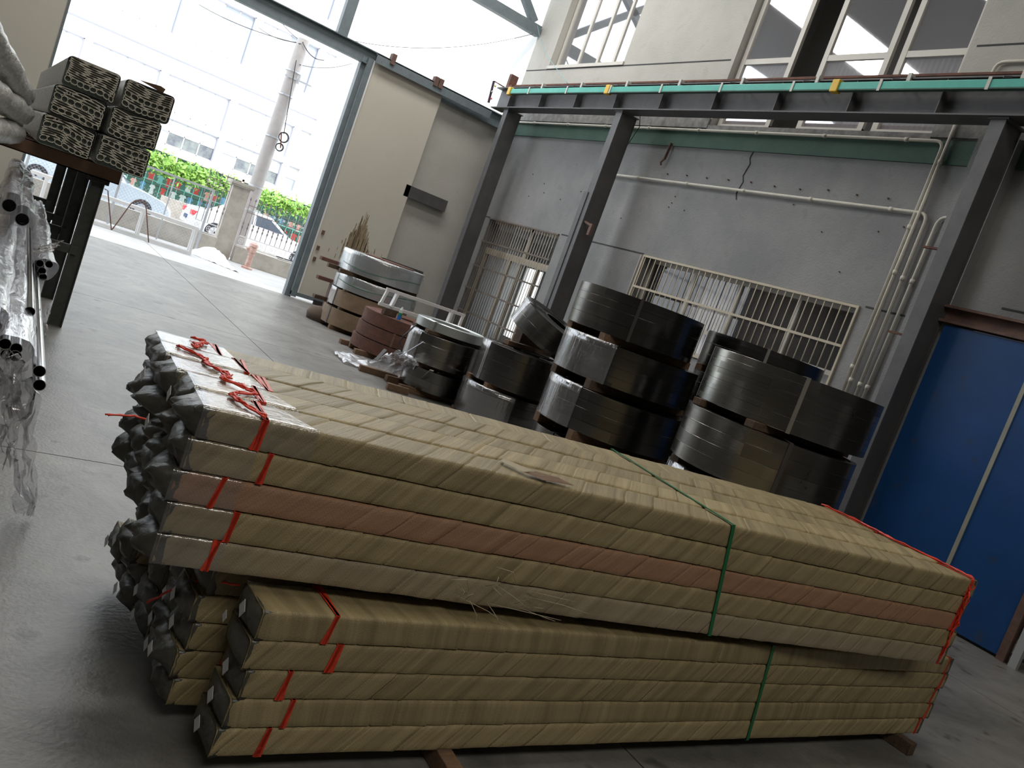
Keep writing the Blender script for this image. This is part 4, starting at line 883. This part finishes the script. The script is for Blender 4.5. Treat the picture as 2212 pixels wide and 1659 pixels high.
for pts, Y, r, nm in cl:
    for i, (x, y) in enumerate(pts): tube_thing(x, y, Y, r, 5 if nm == 'near' else 3.8, 'film-wrapped steel tube in the %s bunch of four, %s' % (nm, ('top left', 'top right', 'bottom left', 'bottom right')[i]), 'film-wrapped tubes, %s bunch' % nm)
def sleeve(px, py, Y, r0, L, seed, lab, bulge=.3):
    a = P(px, py, 1, Y); n = 40; mb = MB(); mb.tube([a+D_*(L*t/n) for t in range(n+1)], r0, 22, cap=False)
    vs = []
    for v in mb.v:
        v = Vector(v); q = .016*noise.noise(Vector((v.x*14, v.y*1.6, v.z*14+seed)))+.006*noise.noise(v*34); vs.append(tuple(v+Vector((q, 0, q*1.2))))
    mb.v = vs; return tag(mb.build('film_sleeve', M['filmtube'], smooth=True), lab, 'plastic film')
sleeve(24, 758, 3.37, .062, 5.2, 1, 'crinkled shiny film around the near bunch of steel tubes')
sleeve(94, 582, 5.26, .06, 3.6, 2, 'crinkled film around the farther bunch of steel tubes')
sleeve(-25, 700, 3.6, .07, 5, 3, 'crinkled film around tubes cut off by the left edge')
for i, (x, y) in enumerate(((-40, 690), (-12, 700), (-30, 725))): tube_thing(x, y, 3.6, .0205, 5, 'film-wrapped steel tube at the left edge, %s' % ('outer', 'inner', 'lower')[i], 'film-wrapped tubes at the left edge')
for i, (x, y) in enumerate(((20, 440), (48, 470))): 
    sleeve(x, y, 6.0, .07, 4.4, 5+i, 'crinkled film over tubes further back on the shelf, %s one' % ('left', 'right')[i]); tube_thing(x, y+4, 6.02, .04, 4.3, 'thick steel tube inside crinkled film further back, %s one' % ('left', 'right')[i], 'thick tubes further back')
sheet([P(6, 800, 1, 3.3), P(78, 846, 1, 3.3), G(74, 1118, .02), G(36, 1112, .02)], 14, 24, .05, 21, 'hanging_film', M['sheetfilm'], 'thin clear plastic film hanging from the tubes down to the floor', 'plastic film')
sheet([P(-10, 770, 1, 3.35), P(60, 800, 1, 3.3), P(30, 1000, 1, 3.3), P(-30, 1040, 1, 3.3)], 14, 20, .06, 22, 'hanging_film', M['film'], 'crumpled darker film drooping under the near tube bunch', 'plastic film')
sheet([P(76, 640, 1, 4.2), P(110, 665, 1, 4.2), P(96, 740, 1, 4.2), P(80, 720, 1, 4.2)], 10, 12, .02, 23, 'film_flap', M['sheetfilm'], 'small film flap beside the bare tubes', 'plastic film')
sheet([P(70, 545, 1, 5), P(100, 528, 1, 5), P(136, 521, 1, 5), P(112, 545, 1, 5)], 10, 6, .02, 24, 'film_flap', M['filmw'], 'pale film tongue sticking out over the farther tube bunch', 'plastic film')
# ================================================================== YARD
fy = 22.4
pl = thing('gate_pillar', 'weathered grey concrete fence pillar with a stepped cap beside the utility pole', 'pillar', (5.6, 22.9, 0))
B(5.36, 5.80, 22.75, 23.1, 0, 1.86).build('shaft', M['conc'], pl, bevel=.01); B(5.31, 5.86, 22.68, 23.17, 1.86, 1.9).build('cap_step', M['conc'], pl); B(5.28, 5.89, 22.65, 23.2, 1.9, 1.98).build('cap', M['conc'], pl, bevel=.01)
tag(B(-2, 5.34, 22.55, 22.8, 0, .46).build('low_wall', M['conc'], bevel=.01), 'low concrete fence wall left of the pillar behind the chain-link panel', 'low wall')
tag(B(5.84, 12, 22.55, 22.8, 0, .42).build('low_wall', M['conc'], bevel=.01), 'low cracked concrete fence wall right of the pillar behind the hydrant', 'low wall')
def iron_fence(x0, x1, z0, z1, lab):
    t = thing('iron_fence', lab, 'fence', (x0, 22.68, z0)); y = 22.68
    for z in (z0+.03, z0+.27): B(x0, x1, y-.012, y+.012, z-.012, z+.012).build('rail', M['ironw'], t)
    for z in (z1-.12, z1-.3): B(x0, x1, y-.012, y+.012, z-.01, z+.01).build('rail', M['iron'], t)
    n = int((x1-x0)/.13); lo = MB()
    for i in range(n+1):
        x = x0+(x1-x0)*i/max(n, 1); q = MB(); q.tube([(x, y, z0+.27), (x, y, z1)], .008, 6)
        q.lathe([(.004, z1), (.026, z1+.03), (.001, z1+.1)], (x, y, 0), 6)
        for zc in (.42, .5): q.lathe([(.008, zc*(z1-z0)+z0-.05), (.024, zc*(z1-z0)+z0), (.008, zc*(z1-z0)+z0+.05)], (x, y, 0), 6)
        q.build('baluster', M['iron'], t, smooth=True)
    for i in range(n):
        xc = x0+(x1-x0)*(i+.5)/n; q = MB()
        if i % 2 == 0:
            q.tube([(xc+.05*cos(a*pi/6), y, z0+.14+.07*sin(a*pi/6)) for a in range(13)], .006, 5); q.bar((xc-.05, y, z0+.14), (xc+.05, y, z0+.14), .008); q.bar((xc, y, z0+.07), (xc, y, z0+.21), .008)
        else: q.bar((xc, y, z0+.03), (xc, y, z0+.27), .012)
        if i < n-1: q.tube([(xc-.06+.03*(1-cos(a*pi/5)), y, z1-.21+.03*sin(a*pi/2.5)) for a in range(11)], .006, 5)
        q.build('scroll', M['ironw'] if i % 2 == 0 else M['ironw'], t)
    return t
iron_fence(5.86, 9.6, .42, 1.62, 'ornamental wrought-iron fence with white scroll base right of the pillar')
iron_fence(4.72, 5.3, .46, 1.95, 'short ornamental wrought-iron fence piece between chain-link panel and pillar')
# chain-link panel
cp = thing('chainlink_panel', 'grey steel-framed chain-link panel standing before the left low wall', 'panel', (3.5, 21.8, 0)); Y = 21.8
MB().bar((.6, Y, 1.59), (4.76, Y, 1.56), .06, .05).build('top_rail', M['galv'], cp)
for x in (4.74, 3.83, 2.74, .9): MB().bar((x, Y, 0), (x, Y, 1.57), .05 if x != 3.83 else .025, .05, (0, 1, 0)).build('post', M['galv'], cp)
ml = MB(); x0, x1, z0, z1, p = .9, 4.72, .05, 1.1, .085
n = int((x1-x0+z1-z0)/p)
for i in range(n):
    for s in (1, -1):
        c_ = i*p
        xa = x0+c_ if s < 0 else x0+c_-(z1-z0); xb = x0+c_-(z1-z0) if s < 0 else x0+c_
        za, zb = z0, z1
        if s > 0: a, b = (xa, z0), (xb, z1)
        else: a, b = (xa, z0), (xb, z1)
        def clip(a, b):
            (ax, az_), (bx, bz) = a, b; 
            for lim, sg in ((x0, 1), (x1, -1)):
                da, db = (ax-lim)*sg, (bx-lim)*sg
                if da < 0 and db < 0: return None
                if da < 0: t = da/(da-db); ax, az_ = ax+(bx-ax)*t, az_+(bz-az_)*t
                elif db < 0: t = da/(da-db); bx, bz = ax+(bx-ax)*t, az_+(bz-az_)*t
            return (ax, az_), (bx, bz)
        r_ = clip(a, b)
        if r_ and abs(r_[0][0]-r_[1][0]) > .02: ml.bar((r_[0][0], Y+.01*s, r_[0][1]), (r_[1][0], Y+.01*s, r_[1][1]), .0045)
ml.build('wire_mesh', M['galv'], cp, kind='stuff')
# white steel trolley frame
tf = thing('white_steel_frame', 'long low white welded steel frame lying in front of the chain-link panel', 'frame', (3.3, 20.8, 0))
for y, dz in ((20.58, 0), (20.8, 0)):
    MB().bar((1.0, y+.5, .66), (4.42, y, .63), .07).build('top_rail', M['white'], tf); MB().bar((1.0, y+.5, .05), (4.42, y, .05), .07).build('bottom_rail', M['white'], tf)
    for x in (1.3, 2.0, 3.25, 4.38): yy = y+.5-(x-1)*.146; MB().bar((x, yy, .05), (x, yy, .63), .06, .06, (0, 1, 0)).build('post', M['white'], tf)
wr_ = MB(); 
for o in (0, .05): wr_.tube([P(226, 408, 1, 20.3+o), P(233, 412, 1, 20.3+o), P(240.5, 497, 1, 20.3+o), P(243, 495, 1, 20.3+o), P(283, 440, 1, 20.3+o), P(291, 434, 1, 20.3+o), P(300, 433, 1, 20.3+o), P(313, 439, 1, 20.3+o), P(316, 452, 1, 20.3+o), P(321, 524, 1, 20.3+o)], .012, 6)
tag(wr_.build('bent_rebar', M['rust'], smooth=True), 'pair of bent rusty rods hooked over the white steel frame', 'rod')
hy = thing('fire_hydrant', 'weathered pink-white fire hydrant in front of the cracked low wall', 'hydrant', (6.03, 21.75, 0)); q = (6.03, 21.75, 0)
MB().lathe([(0, 0), (.14, 0), (.14, .04), (.075, .06), (.07, .34), (.09, .36), (.09, .4), (.07, .42)], q, 16).build('barrel', M['hydrant'], hy, smooth=2)
MB().lathe([(.07, .4), (.095, .44), (.1, .55), (.09, .56), (.115, .58), (.1, .64), (.05, .68), (0, .69)], q, 16).build('bonnet', M['hydrant'], hy, smooth=2)
MB().tube([(6.03, 21.7, .48), (6.03, 21.6, .48)], .045, 12).build('outlet', M['hydrant'], hy, smooth=2); MB().tube([(5.93, 21.75, .48), (5.88, 21.75, .48)], .04, 12).build('outlet', M['hydrant'], hy, smooth=2)
sheet([G(412, 548), G(516, 590), Vector((5.55, 22.35, 0)), Vector((4.75, 22.2, 0))], 26, 10, .06, 31, 'white_sacking', M['white'], 'white crumpled sacking heaped at the foot of the pillar', 'sacking', .26)
# utility pole with cable coils
up = thing('utility_pole', 'tall concrete utility pole with cable coils and metal bands behind the fence', 'pole', (6.23, 24, 0))
MB().tube([(6.21, 24, 0), (6.23, 24, 6.1)], .2, 20, r1=.16).build('shaft', M['pole'], up, smooth=2)
for z in (1.35, 2.0, 3.4, 4.55, 5.2): MB().lathe([(.19, z), (.205, z), (.205, z+.035), (.19, z+.035)], (6.22, 24, 0), 20, close=True).build('band', M['galv'], up)
for x, y, r in ((613, 297, .14), (604, 318, .11)):
    c = P(x, y, 1, 23.75)
    for k in range(3): MB().tube([(c.x+(r-.012*k)*cos(a*pi/10), c.y+.015*k, c.z+(r-.012*k)*sin(a*pi/10)) for a in range(21)], .008, 5).build('cable_coil', M['cable'], up, smooth=True)
MB().bar(P(608, 285, 1, 23.75), P(606, 320, 1, 23.75), .03).build('hanger', M['rust'], up)
k = MB(); k.box(6.0, 6.75, 23.82, 23.86, 5.02, 5.06); k.box(6.35, 6.4, 23.8, 23.84, 4.95, 5.2); k.build('crossarm', M['galv'], up)
for i, (a, b) in enumerate((((655, 92), (560, 60)), ((655, 94), (700, 130)), ((640, 130), (613, 290)), ((650, 95), (430, 10)), ((648, 140), (760, 137)), ((655, 92), (585, 10)))):
    wire([P(*a, 1, 23.8), P(*b, 1, 23.8 if i in (1, 2) else 30)], .012, 'overhead_wire', M['cable'], ('thin overhead wire leaving the pole top to the upper left', 'short tangled wire at the right of the pole top', 'wire running down the pole to the cable coils', 'long overhead wire crossing the pale building windows', 'overhead wire leaving the pole to the right', 'steep overhead wire rising from the pole top')[i], 'wire', .12 if i != 2 else .0)
# cars
def car(x0, y, L, facing, m, lab, zoff=0, H=1.27, Wd=1.55):
    t = thing('car', lab, 'car', (x0+L/2, y, 0)); s = facing
    def X(u): return x0+(u*L if s > 0 else (1-u)*L)
    body = [(0, .28), (.005, .62), (.03, .82), (.17, .88), (.3, .9), (.68, .86), (.82, .8), (.95, .68), (.995, .5), (1, .28), (.9, .2), (.1, .2)]
    ghs = [(.16, .87), (.29, H-.04), (.4, H), (.55, H-.01), (.72, .85)]
    mb = MB(); st = [(0, .93, .0), (.06, 1, .02), (.94, 1, .02), (1, .93, 0)]; n = len(body); V = []; fs = []
    ws = (-.5, -.47, .47, .5)
    for k, wv in enumerate(ws):
        kk = .965 if k in (0, 3) else 1
        for u, z in body: V.append((X(.5+(u-.5)*kk), y+wv*Wd, .5+(z-.5)*kk))
    for k in range(3):
        for i in range(n): fs.append((k*n+i, k*n+(i+1) % n, (k+1)*n+(i+1) % n, (k+1)*n+i))
    fs += [tuple(range(n)), tuple(range(3*n, 4*n))]; mb.add(V, fs).build('body', m, t, smooth=2)
    mb = MB(); n = len(ghs); V = []; fs = []
    for wv, kk in ((-.48, 0), (-.38, 1), (.38, 1), (.48, 0)):
        for u, z in ghs: V.append((X(u), y+wv*Wd, z if kk else .86)) if 0 else V.append((X(u), y+(wv if kk else wv)*Wd*(1 if not kk else 1), (z if kk else min(z, .87))))
    for k in range(3):
        for i in range(n-1): fs.append((k*n+i, k*n+i+1, (k+1)*n+i+1, (k+1)*n+i))
    mb.add(V, fs).build('cabin', m, t, smooth=2)
    # side windows, windscreen and rear screen as dark glass plates
    for sd in (-1, 1):
        yb, yt = y+sd*(.478*Wd+.006), y+sd*(.388*Wd+.008)
        for q in (((.22, .9), (.3, H-.09), (.42, H-.07), (.42, .9)), ((.44, .9), (.44, H-.07), (.54, H-.08), (.66, .9))):
            vv = []
            for u, z in q: w_ = (z-.87)/(H-.87); vv.append((X(u), yb+(yt-yb)*w_, z))
            MB().add(vv, [(0, 1, 2, 3)]).build('side_window', M['glassdark'], t)
    for u1, z1, u2, z2 in ((.565, H-.04, .705, .9), (.28, H-.08, .18, .92)):
        MB().add([(X(u1)+.008*s, y-.36*Wd, z1+.01), (X(u1)+.008*s, y+.36*Wd, z1+.01), (X(u2)+.008*s, y+.42*Wd, z2+.01), (X(u2)+.008*s, y-.42*Wd, z2+.01)], [(0, 1, 2, 3)]).build('screen', M['glassdark'], t)
    for u in (.18, .81):
        for sd in (-1, 1):
            c = (X(u), y+sd*(Wd/2-.07), .29); R_ = Matrix.Rotation(rad(90), 3, 'X')
            w_ = MB().lathe([(.17, -.09), (.29, -.09), (.3, -.05), (.3, .05), (.29, .09), (.17, .09)], c, 28, close=True, M=R_).build('wheel', M['tyre'], t, smooth=2)
            h = MB(); h.lathe([(.0, -.02), (.17, -.02), (.18, .06), (.18, -.06)], c, 20, M=R_)
            for a in range(7): an = a*2*pi/7; h.bar((c[0], c[1]+sd*.085, c[2]), (c[0]+.17*cos(an), c[1]+sd*.085, c[2]+.17*sin(an)), .035, .02, (0, 1, 0))
            h.build('rim', M['hub'], w_)
    for sd in (-1, 1): B(*sorted((X(-.002), X(.04))), y+sd*Wd*.42-.12, y+sd*Wd*.42+.14 if sd < 0 else y+sd*Wd*.42+.11, .6, .74).build('tail_lamp', M['tail'], t, label='red tail lamp')
    B(*sorted((X(-.004), X(.004))), y-.2, y+.2, .42, .54).build('number_plate', M['blue'], t)
    return t
xr = P(413, 455, 1, 27.7).x
car(xr, 28.3, 4.35, 1, M['carw'], 'white car parked behind the concrete pillar and iron fence', H=1.3)
xl = P(367, 455, 1, 27.2).x
car(xl-4.3, 27.6, 4.3, 1, M['carsil'], 'silver-white car seen through the chain-link panel', H=1.32)
car(-4.4, 30.2, 4.2, 1, M['carblue'], 'dark teal car glimpsed between the legs of the steel rack')
tag(B(5.0, 7.4, 29.6, 29.8, 0, .78).build('road_wall', M['conc'], bevel=.01), 'weathered low concrete wall between the two parked cars', 'low wall')
tag(B(7.5, 14, 30.6, 30.8, 0, .5).build('road_wall', M['conc']), 'pale low wall behind the white car bonnet', 'low wall')
# vines, washing and awning behind the cars
def vine(pts, hgt, dep, n, seed, lab):
    t = thing('climbing_vine', lab, 'vine', pts[0]); rg = random.Random(seed); V = []; fs = []; st = MB()
    for i in range(n):
        s = rg.random()*(len(pts)-1); k = int(s); a = Vector(pts[k]).lerp(Vector(pts[min(k+1, len(pts)-1)]), s-k)
        c = a+Vector((rg.uniform(-.1, .1), rg.uniform(-dep, dep), rg.gauss(0, .4)*hgt-(.5*hgt if rg.random() < .18 else 0))); r = rg.uniform(.05, .11)
        u = Vector((rg.uniform(-1, 1), rg.uniform(-1, 1), rg.uniform(-1, 1))).normalized(); w = u.orthogonal().normalized(); n0 = len(V)
        V += [c-u*r, c+w*r*.6+u*r*.1, c+u*r, c-w*r*.6+u*r*.1]; fs.append((n0, n0+1, n0+2, n0+3))
    MB().add(V, fs).build('foliage', M['leaf'], t, kind='stuff')
    for k in range(len(pts)-1): st.tube([Vector(pts[k]), Vector(pts[k+1])], .03, 5)
    st.build('stem', M['wood'], t)
vine([P(300, 332, 1, 31), P(345, 348, 1, 31), P(400, 372, 1, 31), P(450, 385, 1, 31), P(505, 408, 1, 31)], .36, .35, 1900, 1, 'bright green climbing vine along the far fence left of the utility pole')
vine([P(560, 420, 1, 31), P(600, 434, 1, 31), P(640, 450, 1, 31), P(700, 470, 1, 31)], .36, .3, 1000, 2, 'bright green climbing vine along the far fence right of the utility pole')
fp = thing('far_fence', 'thin turquoise wire fence below the climbing vines', 'fence', (6, 31, 0))
for i in range(34): x = 2.5+i*.26; B(x-.007, x+.007, 31.1, 31.12, 0, 1.75).build('wire_post', M['cloths'][4], fp)
for z in (.5, 1.1, 1.7): B(2.4, 11.5, 31.1, 31.12, z-.012, z+.012).build('rail', M['cloths'][4], fp)
rg = random.Random(8)
names = ('red', 'white', 'blue', 'pink', 'teal')
for li, (z, y) in enumerate(((1.32, 31.7), (.95, 31.5))):
    wl = thing('washing_line', '%s washing line strung with tiny garments behind the wire fence' % ('upper', 'lower')[li], 'washing line', (7, y, 0)); MB().tube([(3.4, y, z), (11.2, y, z)], .012, 5).build('line', M['cable'], wl)
    for x in (3.4, 7.4, 11.2): MB().tube([(x, y, 0), (x, y, z+.02)], .02, 6).build('post', M['galv'], wl)
    for i in range(24):
        x = 3.6+i*.31+.15*li+rg.uniform(-.05, .05); k = rg.choice((0, 0, 1, 1, 3, 3, 4, 2)) if x < 6.5 else rg.choice((2, 1, 0, 3)); w = rg.uniform(.06, .1); h = rg.uniform(.2, .32)
        mb = MB(); mb.prism([(x-w, z-h), (x-w*.7, z-h*.35), (x-w*1.4, z-h*.3), (x-w*.8, z), (x+w*.8, z), (x+w*1.4, z-h*.3), (x+w*.7, z-h*.35), (x+w, z-h)], y-.025, y+.025, 1)
        o = mb.build('small_garment', M['cloths'][k]); tag(o, 'tiny %s garment hanging on the %s washing line' % (names[k], ('upper', 'lower')[li]), 'garment', '%s garments on the %s washing line' % (names[k], ('upper', 'lower')[li]))
aw = thing('awning', 'long dark awning with a pale upper edge along the foot of the pale building', 'awning', (8, 35, 2.2))
B(3, 22, 34.2, 36.6, 2.12, 2.2).build('roof_edge', M['awntop'], aw); B(3, 22, 36.4, 36.5, .2, 2.12).build('dark_back', M['awning'], aw)
for x in (8.35, 11.6, 15): B(x-.04, x+.04, 34.2, 34.28, 0, 2.2).build('post', M['hydrant'], aw)
for i, (x, y, w, h, k) in enumerate(((374, 328, .1, .42, 4), (383, 334, .07, .3, 1), (411, 344, .05, .3, 4), (452, 362, .09, .34, 4))):
    q = P(x, y, 1, 34.25); q.z = 2.125-h/2; mb = MB(); mb.prism([(q.x-w*.6, q.z+h/2), (q.x+w*.6, q.z+h/2), (q.x+w, q.z-h/2), (q.x+w*.2, q.z-h*.3), (q.x-w, q.z-h/2)], 34.22, 34.26, 1)
    tag(mb.build('hanging_garment', M['cloths'][k]), ('wide teal garment hanging at the left end of the awning', 'pale garment hanging beside the wide teal one', 'narrow teal garment hanging mid-awning', 'teal garment hanging near the orange awning post')[i], 'garment')
# far pale building
bd = thing('pale_building', 'overexposed pale multi-storey building filling the view beyond the yard', 'building', (10, 40, 0)); BY = 40
wopen = []
rows = [(2.5, 3.6), (3.87, 5.3), (6.85, 8.93), (10.2, 12.2)]
cols = [(-6.85+2.94*i, -6.85+2.94*i+2.63) for i in range(7)]
cols = [(a+.7, b+.7) for a, b in cols]
for c_ in cols:
    for r_ in rows: wopen.append((*c_, *r_))
def fgrid(mb, x0, x1, z0, z1, y0, y1, ops):
    xs = sorted({x0, x1} | {v for o in ops for v in o[:2]}); zs = sorted({z0, z1} | {v for o in ops for v in o[2:]})
    for a, b in zip(xs, xs[1:]):
        run = None
        for c, d in zip(zs, zs[1:]):
            h = any(o[0] <= (a+b)/2 <= o[1] and o[2] <= (c+d)/2 <= o[3] for o in ops)
            if h:
                if run: mb.box(a, b, y0, y1, *run); run = None
            else: run = (run[0], d) if run else (c, d)
        if run: mb.box(a, b, y0, y1, *run)
mb = MB(); fgrid(mb, -30, 12.0, 0, 15, BY, BY+.3, wopen); mb.build('wall', M['facade'], bd)
B(12.0, 40, BY-.2, BY+.3, 0, 19).build('side_block', M['facade2'], bd)
ln = MB(); ln.box(-30, 12, BY-.06, BY+.01, 5.94, 6.0); ln.build('ledge', M['linefac'], bd)
for x in (12.12, 13.1, 13.35): MB().tube([(x, BY-.3, 1.5), (x, BY-.3, 9)], .035, 6).build('drainpipe', M['rust'] if x > 13.2 else M['facade2'], bd)
for x in (14.5, 16.5, 18.8, 21.4): B(x-.01, x+.01, BY-.215, BY-.2, 2, 19).build('panel_joint', M['facade'], bd)
for (a, b, c, d) in wopen:
    w_ = MB(); low = c < 3; y = BY+.12
    for z in (c+.02, d-.02): w_.box(a, b, y, y+.05, z-.025, z+.025)
    for i in range(5): x = a+(b-a)*i/4; w_.box(x-.02, x+.02, y, y+.05, c, d)
    if low: w_.box(a, b, y, y+.05, c+.55, c+.6)
    fr_ = w_.build('window_frame', M['white'], bd)
    B(a, b, BY+.01, BY+.03, d-.035, d).build('window_head', M['linefac'], bd); B(b-.05, b, BY+.01, BY+.1, c, d).build('window_jamb', M['linefac'], bd)
    for i in range(4):
        x = a+(b-a)*i/4
        if low:
            B(x+.02, x+(b-a)/4-.02, y+.02, y+.03, c+.03, c+.55).build('pane', M['panedark'] if i else M['paneblue'], fr_); B(x+.02, x+(b-a)/4-.02, y+.02, y+.03, c+.6, d-.03).build('pane', M['facade'], fr_)
        else: B(x+.02, x+(b-a)/4-.02, y+.02, y+.03, c+.03, d-.03).build('pane', M['facade'] if c < 6 or i < 2 else M['paneblue'], fr_)
